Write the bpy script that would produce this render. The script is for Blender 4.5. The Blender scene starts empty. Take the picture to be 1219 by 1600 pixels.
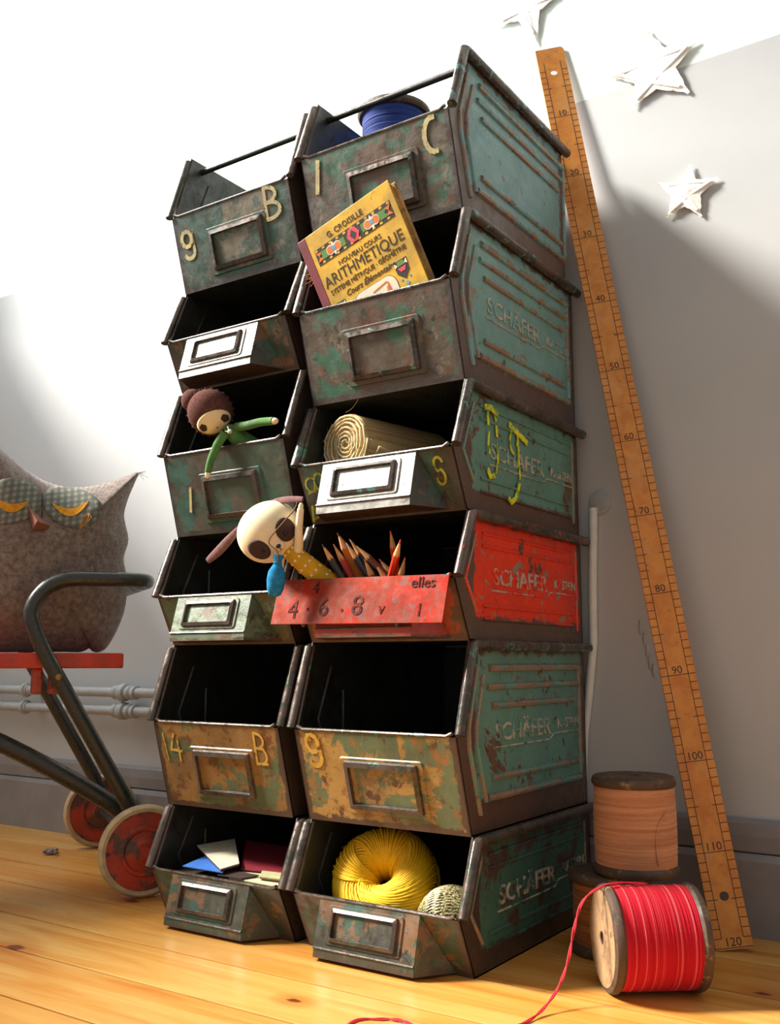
import bpy, bmesh, math, random
from mathutils import Vector, Matrix, noise as mnoise
random.seed(7)
SC = bpy.context.scene
COL = SC.collection
PI = math.pi
V = Vector

# ------------------------------------------------------------------ camera
cam_d = bpy.data.cameras.new('camera'); cam = bpy.data.objects.new('camera', cam_d); COL.objects.link(cam)
cam_d.sensor_fit = 'VERTICAL'; cam_d.sensor_height = 36.0; cam_d.lens = 1530.0 / 1600.0 * 36.0
cam_d.clip_start = 0.02
cam.location = (0, 0, 0.3135)
cam.rotation_euler = (math.radians(90 + 8.66), 0, math.radians(34.1))
SC.camera = cam

# ------------------------------------------------------------------ light
world = bpy.data.worlds.new('World'); SC.world = world; world.use_nodes = True
bg = world.node_tree.nodes['Background']
bg.inputs[0].default_value = (1.0, 0.985, 0.965, 1); bg.inputs[1].default_value = 0.47
sun_d = bpy.data.lights.new('sun', 'SUN'); sun = bpy.data.objects.new('sun', sun_d); COL.objects.link(sun)
sun_d.energy = 11; sun_d.angle = math.radians(12); sun_d.color = (1.0, 0.95, 0.86)
SUN_DIR = V((-0.735, -0.38, 0.678)).normalized()
sun.rotation_euler = SUN_DIR.to_track_quat('Z', 'Y').to_euler()
sky_d = bpy.data.lights.new('window_daylight', 'AREA'); sky = bpy.data.objects.new('window_daylight', sky_d); COL.objects.link(sky)
sky_d.shape = 'RECTANGLE'; sky_d.size = 1.45; sky_d.size_y = 1.8; sky_d.energy = 75; sky_d.color = (0.97, 0.985, 1.0)
sky.location = (-2.24, 0.42, 2.13)
sky.rotation_euler = V((-1, 0, 0)).to_track_quat('Z', 'Y').to_euler()
SC.view_settings.view_transform = 'Standard'; SC.view_settings.look = 'None'
SC.view_settings.gamma = 1; SC.view_settings.use_curve_mapping = False
SC.view_settings.exposure = 0.0

# ------------------------------------------------------------------ helpers
def srgb(r, g, b):
    f = lambda c: (c / 12.92 if c <= 0.04045 else ((c + 0.055) / 1.055) ** 2.4)
    return (f(r / 255), f(g / 255), f(b / 255), 1.0)

class NT:
    def __init__(s, name):
        s.m = bpy.data.materials.new(name); s.m.use_nodes = True
        s.t = s.m.node_tree; s.b = s.t.nodes['Principled BSDF']
        s.tc = s.t.nodes.new('ShaderNodeTexCoord')
    def n(s, k, **kw):
        x = s.t.nodes.new(k)
        for a, b in kw.items(): setattr(x, a, b)
        return x
    def l(s, a, b): s.t.links.new(a, b)
    def vec(s, scale=(1, 1, 1), loc=(0, 0, 0), rot=(0, 0, 0), coord='Object'):
        m = s.n('ShaderNodeMapping'); s.l(s.tc.outputs[coord], m.inputs[0])
        m.inputs['Location'].default_value = loc; m.inputs['Scale'].default_value = scale; m.inputs['Rotation'].default_value = rot
        return m.outputs[0]
    def noise(s, vec, scale, detail=4, rough=0.6, dist=0.0):
        x = s.n('ShaderNodeTexNoise'); s.l(vec, x.inputs['Vector'])
        x.inputs['Scale'].default_value = scale; x.inputs['Detail'].default_value = detail
        x.inputs['Roughness'].default_value = rough; x.inputs['Distortion'].default_value = dist
        return x.outputs[0]
    def ramp(s, v, lo, hi, a=0.0, b=1.0, smooth=True):
        x = s.n('ShaderNodeMapRange'); x.clamp = True
        if smooth: x.interpolation_type = 'SMOOTHSTEP'
        s.l(v, x.inputs[0])
        for i, q in zip((1, 2, 3, 4), (lo, hi, a, b)): x.inputs[i].default_value = q
        return x.outputs[0]
    def math(s, op, a, b=None, c=None):
        x = s.n('ShaderNodeMath', operation=op)
        for i, q in enumerate((a, b, c)):
            if q is None: continue
            if isinstance(q, (int, float)): x.inputs[i].default_value = q
            else: s.l(q, x.inputs[i])
        return x.outputs[0]
    def mix(s, f, a, b):
        x = s.n('ShaderNodeMix', data_type='RGBA')
        if isinstance(f, (int, float)): x.inputs[0].default_value = f
        else: s.l(f, x.inputs[0])
        for i, q in ((6, a), (7, b)):
            if isinstance(q, tuple): x.inputs[i].default_value = q
            else: s.l(q, x.inputs[i])
        return x.outputs[2]
    def sep(s, vec):
        x = s.n('ShaderNodeSeparateXYZ'); s.l(vec, x.inputs[0]); return x.outputs
    def bump(s, h, strength=0.3, dist=0.002):
        x = s.n('ShaderNodeBump'); x.inputs['Strength'].default_value = strength; x.inputs['Distance'].default_value = dist
        s.l(h, x.inputs['Height']); s.l(x.outputs[0], s.b.inputs['Normal'])
    def out(s, color, rough=0.5, metal=0.0, spec=0.5):
        for k, q in (('Base Color', color), ('Roughness', rough), ('Metallic', metal), ('Specular IOR Level', spec)):
            if isinstance(q, (tuple, int, float)): s.b.inputs[k].default_value = q
            else: s.l(q, s.b.inputs[k])
        return s.m

def plain(name, col, rough=0.6, metal=0.0, spec=0.5, var=0.12, scale=60, bump=0.0, coat=0.0):
    t = NT(name); v = t.vec(); f = t.noise(v, scale, 5)
    dark = tuple(c * (1 - 2.4 * var) for c in col[:3]) + (1,)
    lite = tuple(min(1, c * (1 + 2.0 * var)) for c in col[:3]) + (1,)
    c = t.mix(t.ramp(f, 0.3, 0.7), dark, lite)
    if bump: t.bump(f, bump, 0.001)
    if coat: t.b.inputs['Coat Weight'].default_value = coat
    return t.out(c, rough, metal, spec)

def paint(name, base, layers, seed=0, edges=(), edge_col=None, rough=0.42, bump=0.25, spec=0.6, metal=0.0, grime=0.45):
    """old enamel on sheet steel: base coat, chipped patches (scale, lo, hi, colour) and rust creeping in from given edges"""
    t = NT(name); v = t.vec(loc=(seed * 3.17, seed * 1.91, seed * 2.3))
    c = base
    for sc, lo, hi, col in layers:
        c = t.mix(t.ramp(t.noise(v, sc, 8, 0.68, 0.4), lo, hi), c, col)
    if edges:
        xyz = t.sep(t.vec()); m = None
        for axis, a, b in edges:
            q = t.ramp(xyz[axis], a, b, 1.0, 0.0, False)
            m = q if m is None else t.math('MAXIMUM', m, q)
        nn = t.noise(v, 38, 6, 0.7, 0.6)
        m = t.math('ADD', m, t.math('MULTIPLY', t.math('SUBTRACT', nn, 0.5), 1.5))
        c = t.mix(t.ramp(m, 0.36, 0.54), c, edge_col)
    fine = t.noise(v, 260, 4, 0.7)
    c = t.mix(t.ramp(fine, 0.60, 0.74, 0, 0.7), c, srgb(38, 30, 26))
    big = t.noise(v, 24, 5, 0.6)
    c = t.mix(t.ramp(big, 0.35, 0.7, 0.0, grime), c, srgb(48, 42, 34))
    t.bump(t.noise(v, 150, 6, 0.65), bump, 0.0016)
    r = t.ramp(t.noise(v, 70, 4), 0.3, 0.7, rough - 0.1, rough + 0.18)
    return t.out(c, r, metal, spec)

class MB:
    """collects shapes into one mesh"""
    def __init__(s): s.v = []; s.f = []
    def add(s, vs, fs):
        o = len(s.v); s.v += [V(p) for p in vs]; s.f += [tuple(i + o for i in f) for f in fs]; return s
    def box(s, a, b):
        x0, y0, z0 = a; x1, y1, z1 = b
        return s.add([(x0,y0,z0),(x1,y0,z0),(x1,y1,z0),(x0,y1,z0),(x0,y0,z1),(x1,y0,z1),(x1,y1,z1),(x0,y1,z1)],
                     [(0,3,2,1),(4,5,6,7),(0,1,5,4),(1,2,6,5),(2,3,7,6),(3,0,4,7)])
    def prism(s, poly, off):
        """closed polygon (list of points) extruded by vector off"""
        n = len(poly); off = V(off)
        return s.add([V(p) for p in poly] + [V(p) + off for p in poly],
                     [tuple(range(n))[::-1], tuple(range(n, 2*n))] + [(i, (i+1) % n, n + (i+1) % n, n + i) for i in range(n)])
    def tube(s, pts, r, seg=8, closed=False, flat=None, cap=True):
        pts = [V(p) for p in pts]; n = len(pts)
        rr = r if isinstance(r, (list, tuple)) else [r] * n
        up = None; vs = []
        for i, p in enumerate(pts):
            if closed: t = pts[(i+1) % n] - pts[i-1]
            else: t = pts[min(i+1, n-1)] - pts[max(i-1, 0)]
            t = t.normalized() if t.length > 1e-9 else V((0,0,1))
            if up is None:
                up = V((0,0,1)) if abs(t.z) < 0.9 else V((1,0,0))
                if flat is not None: up = V(flat)
            if flat is not None: up = V(flat)
            a = t.cross(up)
            a = a.normalized() if a.length > 1e-9 else t.orthogonal().normalized()
            b = a.cross(t).normalized(); up = b
            ra, rb = (rr[i] if isinstance(rr[i], (list, tuple)) else (rr[i], rr[i]))
            for k in range(seg):
                w = 2*PI*k/seg; vs.append(p + a*(ra*math.cos(w)) + b*(rb*math.sin(w)))
        fs = []
        for i in range(n if closed else n-1):
            j = (i+1) % n
            for k in range(seg): fs.append((i*seg+k, i*seg+(k+1) % seg, j*seg+(k+1) % seg, j*seg+k))
        if cap and not closed: fs += [tuple(range(seg))[::-1], tuple((n-1)*seg + k for k in range(seg))]
        return s.add(vs, fs)
    def lathe(s, prof, o=(0,0,0), axis=(0,0,1), seg=40, ring=False):
        """profile list of (radius, height) about axis"""
        ax = V(axis).normalized(); a = ax.orthogonal().normalized(); b = ax.cross(a); o = V(o); vs = []; fs = []
        for r, h in prof:
            for k in range(seg):
                w = 2*PI*k/seg; vs.append(o + ax*h + a*(r*math.cos(w)) + b*(r*math.sin(w)))
        for i in range(len(prof)-1):
            for k in range(seg): fs.append((i*seg+k, i*seg+(k+1) % seg, (i+1)*seg+(k+1) % seg, (i+1)*seg+k))
        n = len(prof)
        if ring:
            for k in range(seg): fs.append(((n-1)*seg+k, (n-1)*seg+(k+1) % seg, (k+1) % seg, k))
        else: fs += [tuple(range(seg))[::-1], tuple((n-1)*seg + k for k in range(seg))]
        return s.add(vs, fs)
    def ball(s, c, r, seg=24, rings=14, M=None, fn=None):
        r = V(r) if not isinstance(r, (int, float)) else V((r, r, r)); c = V(c); vs = []; fs = []
        for i in range(rings+1):
            th = PI*i/rings
            for k in range(seg):
                w = 2*PI*k/seg
                p = V((math.sin(th)*math.cos(w), math.sin(th)*math.sin(w), math.cos(th)))
                if fn: p = fn(p)
                p = V((p.x*r.x, p.y*r.y, p.z*r.z))
                vs.append(c + (M @ p if M else p))
        for i in range(rings):
            for k in range(seg): fs.append((i*seg+k, (i+1)*seg+k, (i+1)*seg+(k+1) % seg, i*seg+(k+1) % seg))
        return s.add(vs, fs)
    def build(s, name, mat, parent=None, local=False, smooth=False, bevel=0.0, root=None, sub=0):
        me = bpy.data.meshes.new(name)
        o3 = V((0,0,0))
        if parent is not None and not local:
            r = parent
            while r.parent: r = r.parent
            o3 = V(r.location)
        me.from_pydata([tuple(p - o3) for p in s.v], [], s.f); me.validate(); me.update()
        bm = bmesh.new(); bm.from_mesh(me)
        bmesh.ops.remove_doubles(bm, verts=bm.verts, dist=1e-6)
        bmesh.ops.recalc_face_normals(bm, faces=bm.faces); bm.to_mesh(me); bm.free()
        me.materials.append(mat)
        o = bpy.data.objects.new(name, me); COL.objects.link(o)
        if parent is not None: o.parent = parent
        if smooth:
            for p in me.polygons: p.use_smooth = True
            if smooth != 'all':
                m = o.modifiers.new('edge', 'EDGE_SPLIT'); m.split_angle = math.radians(40)
        if bevel:
            m = o.modifiers.new('bevel', 'BEVEL'); m.width = bevel; m.segments = 2; m.limit_method = 'ANGLE'
        if sub:
            m = o.modifiers.new('sub', 'SUBSURF'); m.levels = m.render_levels = sub
        return o

def tag(o, label=None, cat=None, group=None, kind=None):
    if label: o['label'] = label
    if cat: o['category'] = cat
    if group: o['group'] = group
    if kind: o['kind'] = kind
    return o
def thing(name, label, cat, loc=(0,0,0), group=None):
    o = bpy.data.objects.new(name, None); COL.objects.link(o); o.location = loc
    o.empty_display_size = 0.02
    return tag(o, label, cat, group)
def text(name, body, size, mat, parent, M, extrude=0.0002, align='CENTER', bev=0.0, sx=1.0, fit=None, shear=0.0):
    """lettering: M maps text x,y,normal to the parent's local frame"""
    cu = bpy.data.curves.new(name, 'FONT'); cu.body = body; cu.size = size; cu.extrude = extrude
    cu.align_x = align; cu.shear = shear; cu.align_y = 'CENTER'; cu.bevel_depth = bev; cu.resolution_u = 3
    cu.materials.append(mat)
    tmp = bpy.data.objects.new(name, cu); me = bpy.data.meshes.new_from_object(tmp)
    bpy.data.objects.remove(tmp); bpy.data.curves.remove(cu); me.name = name
    if not me.materials: me.materials.append(mat)
    if fit:
        xs = [v.co.x for v in me.vertices]; sx = fit/(max(xs)-min(xs))
    o = bpy.data.objects.new(name, me); COL.objects.link(o); o.parent = parent
    o.matrix_local = M @ Matrix.Diagonal((sx, 1, 1, 1))
    return o
def frame(o, x, y, n):
    x = V(x).normalized(); n = V(n).normalized(); y = n.cross(x)
    return Matrix(((x.x, y.x, n.x, o[0]), (x.y, y.y, n.y, o[1]), (x.z, y.z, n.z, o[2]), (0,0,0,1)))
RIB_N = [0]
def ribbon(mb, pts, w, P, n=0.0005):
    """flat hand-painted stroke; pts in plane coords, P maps (s,t,height) to space"""
    pts = [V((a, b)) for a, b in pts]
    for i in range(len(pts)-1):
        d = pts[i+1] - pts[i]
        if d.length < 1e-6: continue
        d.normalize(); q = V((-d.y, d.x)) * w * 0.5; a = pts[i] - d*w*0.3; b = pts[i+1] + d*w*0.3
        c = [a-q, b-q, b+q, a+q]
        RIB_N[0] = (RIB_N[0] + 1) % 41
        mb.prism([P(k.x, k.y, n*(1+0.025*RIB_N[0])) for k in c], P(0,0,0.0) - P(0,0,n*0.8))
    return mb
def spline(p, n=8):
    out = []
    for i in range(len(p)-1):
        a, b, c_, d_ = p[max(i-1, 0)], p[i], p[i+1], p[min(i+2, len(p)-1)]
        for k in range(n):
            t_ = k/n; out.append(0.5*((2*b) + (c_-a)*t_ + (2*a-5*b+4*c_-d_)*t_*t_ + (3*b-a-3*c_+d_)*t_**3))
    return out + [p[-1]]
def arc(cx, cy, rx, ry, a0, a1, n=10):
    return [(cx + rx*math.cos(math.radians(a0+(a1-a0)*i/n)), cy + ry*math.sin(math.radians(a0+(a1-a0)*i/n))) for i in range(n+1)]

# ------------------------------------------------------------------ materials
def wall_mat():
    t = NT('two tone wall paint'); xyz = t.sep(t.vec())
    m = t.ramp(xyz[2], 1.1035, 1.1045)
    n = t.noise(t.vec(), 3.0, 4)
    grey = t.mix(t.ramp(n, 0.3, 0.7), srgb(184, 186, 187), srgb(191, 193, 194))
    c = t.mix(m, grey, srgb(222, 234, 228))
    t.bump(t.noise(t.vec(), 45, 4), 0.08, 0.002)
    return t.out(c, 0.5, 0, 0.35)
M_wall = wall_mat()
M_white = plain('white room paint', srgb(226, 228, 224), 0.7, var=0.02)
M_base = plain('grey skirting gloss paint', srgb(138, 134, 134), 0.35, var=0.04, scale=18)
M_pipe = plain('grey painted pipe', srgb(172, 176, 176), 0.4, var=0.05)
M_cable = plain('white cable sheath', srgb(225, 228, 226), 0.4, var=0.03)

KNOTS = [(-0.986, 0.716), (-1.043, 0.932), (-0.62, 0.755), (-0.262, 1.02)]
def floor_mat():
    t = NT('varnished pine boards'); oi = t.n('ShaderNodeObjectInfo')
    add = t.n('ShaderNodeVectorMath', operation='ADD'); t.l(t.tc.outputs['Object'], add.inputs[0])
    cb = t.n('ShaderNodeCombineXYZ'); r = oi.outputs['Random']
    t.l(t.math('MULTIPLY', r, 17.0), cb.inputs[0]); t.l(t.math('MULTIPLY', r, 5.0), cb.inputs[1]); t.l(cb.outputs[0], add.inputs[1])
    def mp(sc):
        m = t.n('ShaderNodeMapping'); t.l(add.outputs[0], m.inputs[0]); m.inputs['Scale'].default_value = sc; return m.outputs[0]
    g1 = t.noise(mp((0.9, 13, 1)), 2.2, 5, 0.6, 0.8)
    g2 = t.noise(mp((4, 160, 1)), 2.5, 4, 0.7)
    c = t.mix(t.ramp(g1, 0.34, 0.66), srgb(222, 172, 94), srgb(206, 140, 58))
    c = t.mix(t.ramp(g1, 0.58, 0.74, 0, 0.7), c, srgb(184, 100, 34))
    c = t.mix(t.ramp(g2, 0.5, 0.75, 0, 0.35), c, srgb(150, 86, 30))
    c = t.mix(t.ramp(r, 0, 1, 0, 0.25), c, srgb(190, 112, 44))
    geo = t.n('ShaderNodeNewGeometry')
    for i, (x, y) in enumerate(KNOTS):
        m = t.n('ShaderNodeMapping'); t.l(geo.outputs['Position'], m.inputs[0])
        m.inputs['Location'].default_value = (-x, -y * 1.7, 0); m.inputs['Scale'].default_value = (1, 1.7, 1)
        ln = t.n('ShaderNodeVectorMath', operation='LENGTH'); t.l(m.outputs[0], ln.inputs[0])
        w = t.math('ADD', ln.outputs['Value'], t.math('MULTIPLY', t.math('SUBTRACT', t.noise(m.outputs[0], 60, 3), 0.5), 0.012))
        k = 1.0 if i < 2 else 0.6
        c = t.mix(t.ramp(w, 0.016*k, 0.06*k, 0.55, 0.0), c, srgb(186, 96, 30))
        c = t.mix(t.ramp(w, 0.008*k, 0.016*k, 0.9, 0.0), c, srgb(96, 40, 18))
    t.bump(g2, 0.08, 0.001)
    return t.out(c, t.ramp(g1, 0.3, 0.7, 0.27, 0.36), 0, 0.4)
M_floor = floor_mat()
M_gap = plain('dark floor gap', srgb(40, 24, 12), 0.9)

# ------------------------------------------------------------------ setting
WALL_Y = 1.225
MB().add([(-2.3, WALL_Y, -0.02), (1.6, WALL_Y, -0.02), (1.6, WALL_Y, 3.3), (-2.3, WALL_Y, 3.3),
          (-2.3, WALL_Y+0.1, -0.02), (1.6, WALL_Y+0.1, -0.02), (1.6, WALL_Y+0.1, 3.3), (-2.3, WALL_Y+0.1, 3.3)],
         [(0,1,2,3),(7,6,5,4),(0,4,5,1),(1,5,6,2),(2,6,7,3),(3,7,4,0)]).build('wall_back', M_wall)
tag(bpy.data.objects['wall_back'], kind='structure')
# flaked paint scar and plaster patch on the wall
mb = MB()
for k, (x, z) in enumerate([(-0.442, 0.357), (-0.437, 0.342), (-0.434, 0.327), (-0.431, 0.312), (-0.4265, 0.302)]):
    mb.ball((x, WALL_Y, z), (0.003, 0.0016, 0.010), 8, 6)
mb.build('paint_flake', M_pipe, bpy.data.objects['wall_back'], smooth='all')
# left wall with the window the daylight comes through
WX, SILL, HEAD, WY0, WY1 = -2.15, 1.22, 3.05, -0.32, 1.12
wl = MB()
wl.box((WX-0.1, -1.6, -0.02), (WX, WALL_Y, SILL)); wl.box((WX-0.1, -1.6, HEAD), (WX, WALL_Y, 3.3))
wl.box((WX-0.1, -1.6, SILL), (WX, WY0, HEAD)); wl.box((WX-0.1, WY1, SILL), (WX, WALL_Y, HEAD))
tag(wl.build('wall_left', M_white), kind='structure')
wf = MB(); wf.box((WX-0.08, WY0, SILL), (WX+0.03, WY1, SILL+0.03)); wf.box((WX-0.07, WY0, HEAD-0.05), (WX-0.02, WY1, HEAD))
wf.box((WX-0.07, WY0, SILL+0.03), (WX-0.02, WY0+0.05, HEAD-0.05)); wf.box((WX-0.07, WY1-0.05, SILL+0.03), (WX-0.02, WY1, HEAD-0.05))
tag(wf.build('window_1', M_white), kind='structure')
sh = MB(); sh.box((WX-0.03, 1.025, SILL+0.03), (WX-0.005, 1.075, 1.93)); sh.box((WX-0.03, 1.075, SILL+0.03), (WX-0.005, WY1-0.05, 1.62))  # unseen boards added to cast a soft shadow on the upper left wall
sh.build('added_shadow_board', M_white, bpy.data.objects['window_1'])
# floor boards
fl = tag(MB().box((-2.3, -0.6, -0.04), (1.6, WALL_Y, -0.019)).build('floor', M_gap), kind='structure')
seams = [1.225, 1.117, 1.011, 0.911, 0.803, 0.71, 0.612, 0.515, 0.415, 0.315, 0.21, 0.11, 0.0, -0.1, -0.2]
for i in range(len(seams)-1):
    MB().box((-2.15, seams[i+1]+0.0015, -0.018), (1.55, seams[i]-0.0015, 0.0)).build('floor_plank', M_floor, fl, bevel=0.0008)
# skirting
bb = tag(MB().prism([(0, WALL_Y, 0), (0, 1.213, 0), (0, 1.213, 0.084), (0, 1.217, 0.092), (0, WALL_Y, 0.092)], (1, 0, 0)).build('baseboard_back', M_base), kind='structure')
for v in bb.data.vertices: v.co.x = -2.15 if v.co.x < 0.5 else 1.55
mo = MB().prism([(-2.15, WALL_Y, 0.0945), (-2.15, 1.216, 0.0945), (-2.15, 1.215, 0.112), (-2.15, 1.2165, 0.126), (-2.15, 1.221, 0.131), (-2.15, WALL_Y, 0.131)], (3.7, 0, 0)).build('cap_moulding', M_base, bb)

# ------------------------------------------------------------------ storage bins
LETTER = paint('hand painted cream letter', srgb(206, 190, 128), [(90, 0.55, 0.62, srgb(110, 100, 66))], 3, rough=0.5)
LETTER_Y = paint('hand painted ochre letter', srgb(196, 152, 58), [(90, 0.56, 0.64, srgb(110, 84, 40))], 4, rough=0.5)
YELLOW = paint('yellow paint drip', srgb(226, 218, 30), [(110, 0.5, 0.56, srgb(104, 160, 44))], 5, rough=0.4)
YELLOW_DIM = paint('faded yellow paint', srgb(176, 164, 36), [(80, 0.48, 0.6, srgb(80, 84, 40))], 6, rough=0.5)
RUSTY = srgb(74, 58, 48)
D_BIN, DL = 0.298, 0.030
def stroke_front(P, L, letter):
    """strokes of one painted letter in a unit box"""
    S = {'B': [[(0.1,0),(0.15,1)], [(0.15,1)] + arc(0.25,0.76,0.5,0.24,90,-90), [(0.2,0.52)] + arc(0.3,0.26,0.6,0.26,90,-90) + [(0.1,0)]],
         'E': [[(0.1,0),(0.15,1)], [(0.15,1)] + arc(0.25,0.76,0.45,0.24,90,-60), [(0.2,0.52),(0.65,0.5)], [(0.65,0.5)] + arc(0.3,0.26,0.5,0.26,40,-60), [(0.1,0),(0.8,0.02)]],
         'C': [arc(0.55,0.5,0.5,0.5,80,280)],
         '9': [arc(0.4,0.7,0.33,0.28,-20,330), [(0.74,0.85),(0.78,0.35)] + arc(0.45,0.25,0.34,0.27,0,-150)],
         '1': [[(0.5,0),(0.35,1)]],
         '4': [[(0.45,1),(0.05,0.4),(0.95,0.36)], [(0.7,0.85),(0.72,0)]],
         '8': [arc(0.3,0.4,0.3,0.36,60,330), arc(0.75,0.5,0.26,0.45,180,520), [(0.5,0.55),(0.4,0.1),(0.05,0.0)]],
         'S': [arc(0.5,0.72,0.34,0.26,20,250), arc(0.5,0.25,0.34,0.28,80,-170)],
         'M': [[(0,0),(0.15,0.9),(0.45,0.4),(0.7,1),(0.9,0.1)], [(0.1,0.1),(0.8,0.5)]],
         '/': [[(0.2,0),(0.7,1)]], 'J': [[(0.2,1),(0.5,0.9),(0.55,0.3),(0.3,0.0),(0.1,0.15)]]}
    return S[letter]

def make_bin(x0, z0, w, h, hl, kind, label, fcol, scol, seed, letters=(), ribs=None, logo=False, group='stacked metal storage bins', y0=0.905, rod=False, front_edges=True, pocket=None):
    root = thing('storage_bin', label, 'bin', (x0, y0, z0), group)
    fr_c, fr_layers, fr_edge = fcol; sd_c, sd_layers, sd_edge = scol
    D_BIN = 0.277 if seed == 12 else 0.298
    Lf = math.hypot(DL, hl); fm = paint('bin front enamel %d' % seed, fr_c, fr_layers, seed,
        [(2, 0.0, 0.012), (0, 0.0, 0.012), (0, w, w-0.014)] if front_edges else [], fr_edge, rough=0.38)
    sm = paint('bin side enamel %d' % seed, sd_c, sd_layers, seed + 20, [(2, 0.1*h, 0.24*h), (1, 0.0, 0.022), (1, D_BIN, D_BIN-0.02), (2, h, h*0.88)], sd_edge, rough=0.36, grime=0.2, spec=0.4)
    wm = paint('worn steel %d' % seed, srgb(92, 78, 70), [(30, 0.5, 0.56, srgb(66, 62, 54)), (60, 0.58, 0.62, sd_c)], seed + 40, rough=0.26, metal=0.4, grime=0.25)
    rbm = paint('worn rib %d' % seed, srgb(136, 116, 98), [(22, 0.48, 0.54, sd_c), (60, 0.58, 0.64, srgb(96, 70, 56))], seed + 80, rough=0.28, spec=0.7, grime=0.2)
    tm = paint('worn highlit lettering %d' % seed, sd_c, [(60, 0.44, 0.54, srgb(176, 168, 154)), (40, 0.6, 0.66, srgb(90, 70, 56))], seed + 90, rough=0.28, spec=0.7, grime=0.1)  # pale flecks paint highlights onto the letters, brown ones are wear
    inn = paint('shade toned bin inside %d' % seed, srgb(40, 44, 38), [(30, 0.5, 0.6, srgb(34, 28, 24))], seed + 60, rough=0.4)  # shade inside the bins put into a darker colour
    th = 0.0016
    prof = [(0, 0), (-DL, hl), (-DL+0.004, hl+0.003), (0, h), (D_BIN, h), (D_BIN, 0)]
    # side walls: outer enamel skin and inner skin darkened for shade
    for xs, nm in ((0, 0), (w, 1)):
        xo = xs if nm == 0 else xs - th
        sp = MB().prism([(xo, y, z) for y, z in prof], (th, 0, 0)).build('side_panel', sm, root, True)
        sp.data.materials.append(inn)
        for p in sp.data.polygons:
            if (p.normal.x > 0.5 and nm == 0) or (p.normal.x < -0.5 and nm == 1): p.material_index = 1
        big = bool(ribs) and nm == 1; ra = 0.0062 if big else 0.0045; bx = (-ra*0.9 if nm == 0 else w + ra*0.9)
        path = [(bx, -DL-0.001, hl+0.002), (bx, -DL*0.5-0.0005, (hl+h)/2), (bx, -0.001, h-0.0055), (bx, 0.004, h-0.0045), (bx, D_BIN*0.5, h-0.0045), (bx, D_BIN+(0.008 if seed == 12 else 0.009 if z0 > 0.14 else 0.006), h-0.0045)]
        rm = MB().tube(path, [(ra, 0.0058)]*6, 10).build('rim', wm, root, True, smooth=True)
        # inner fold of the front edge
        xi = th if nm == 0 else w - th
        fo = 0.006 if nm == 0 else -0.006
        MB().tube([(xi, -DL+0.004, hl+0.002), (xi, 0.003, h-0.003)], 0.0022, 6).build('edge_fold', wm, root, True, smooth=True)
        # pressed ribs, seen from inside as well
        if nm == 0:
            for pts in ([(th, 0.028, hl*0.7), (th, 0.012, hl+0.01), (th, 0.036, h*0.86)], [(th, 0.06, h*0.3), (th, 0.06, h*0.72)]):
                MB().tube(pts, 0.0022, 6).build('inner_rib', inn, root, True, smooth=True)
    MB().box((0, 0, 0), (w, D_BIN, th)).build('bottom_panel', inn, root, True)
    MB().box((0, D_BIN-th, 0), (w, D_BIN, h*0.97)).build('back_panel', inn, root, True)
    MB().tube([(0, D_BIN, h*0.97), (w, D_BIN, h*0.97)], 0.003, 8).build('back_lip', wm, root, True, smooth=True)
    # front panel
    t_ = V((0, -DL, hl)).normalized(); n_ = V((0, -hl, -DL)).normalized()
    P = lambda s, t, q=0.0: V((s, 0, 0)) + t_*t + n_*q
    ins = -n_ * th
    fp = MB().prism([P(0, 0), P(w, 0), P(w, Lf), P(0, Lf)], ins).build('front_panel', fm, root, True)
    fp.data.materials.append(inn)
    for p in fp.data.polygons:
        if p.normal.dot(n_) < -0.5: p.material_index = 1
    lip = [P(0.004, Lf+0.004, -0.001), P(0.012, Lf+0.0006, -0.001), P(w-0.012, Lf+0.0006, -0.001), P(w-0.004, Lf+0.004, -0.001)]
    MB().tube(lip, 0.0021, 8).build('lip', wm, root, True, smooth=True)
    def label_holder(Q, a0, a1, b0, b1, par, pm, depth=1.0):
        def rr(a0, a1, b0, b1, r, n=4):
            out = []
            for cx, cy, s0 in ((a1-r, b1-r, 0), (a0+r, b1-r, 90), (a0+r, b0+r, 180), (a1-r, b0+r, 270)):
                out += [(cx + r*math.cos(math.radians(s0+90*i/n)), cy + r*math.sin(math.radians(s0+90*i/n))) for i in range(n+1)]
            return out
        def ring(mb, A, B, qa, qb):
            n = len(A)
            mb.add([Q(x, y, qa) for x, y in A] + [Q(x, y, qb) for x, y in B], [(i, (i+1) % n, n+(i+1) % n, n+i) for i in range(n)])
        W_, H_ = a1-a0, b1-b0
        o1 = rr(a0, a1, b0, b1, 0.004); o2 = rr(a0+0.0015, a1-0.0015, b0+0.0015, b1-0.0015, 0.0035)
        mb = MB(); ring(mb, o1, o2, -0.0006, 0.0016); n = len(o2)
        mb.add([Q(x, y, 0.0016) for x, y in o2], [tuple(range(n))])
        pl = mb.build('raised_plate', pm, par, True)
        m = 0.075*W_; mv = 0.10*H_; e = 0.0064 if kind == 'tall' else 0.0048
        r1 = rr(a0+m*0.8, a1-m*0.8, b0+mv*0.9, b1-mv*0.6, 0.0025); r2 = rr(a0+m*0.8+0.0012, a1-m*0.8-0.0012, b0+mv*0.9+0.0012, b1-mv*0.6-0.0012, 0.002)
        r3 = rr(a0+m*0.8+e, a1-m*0.8-e, b0+mv*0.9+e, b1-mv*0.6-e, 0.002); r4 = rr(a0+m*0.8+e+0.001, a1-m*0.8-e-0.001, b0+mv*0.9+e+0.001, b1-mv*0.6-e-0.001, 0.0015)
        mb = MB(); ring(mb, r1, r2, 0.001, 0.0044); ring(mb, r2, r3, 0.0044, 0.0058); ring(mb, r3, r4, 0.0058, 0.0004)
        fr = mb.build('label_frame', wm, par, True)
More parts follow.
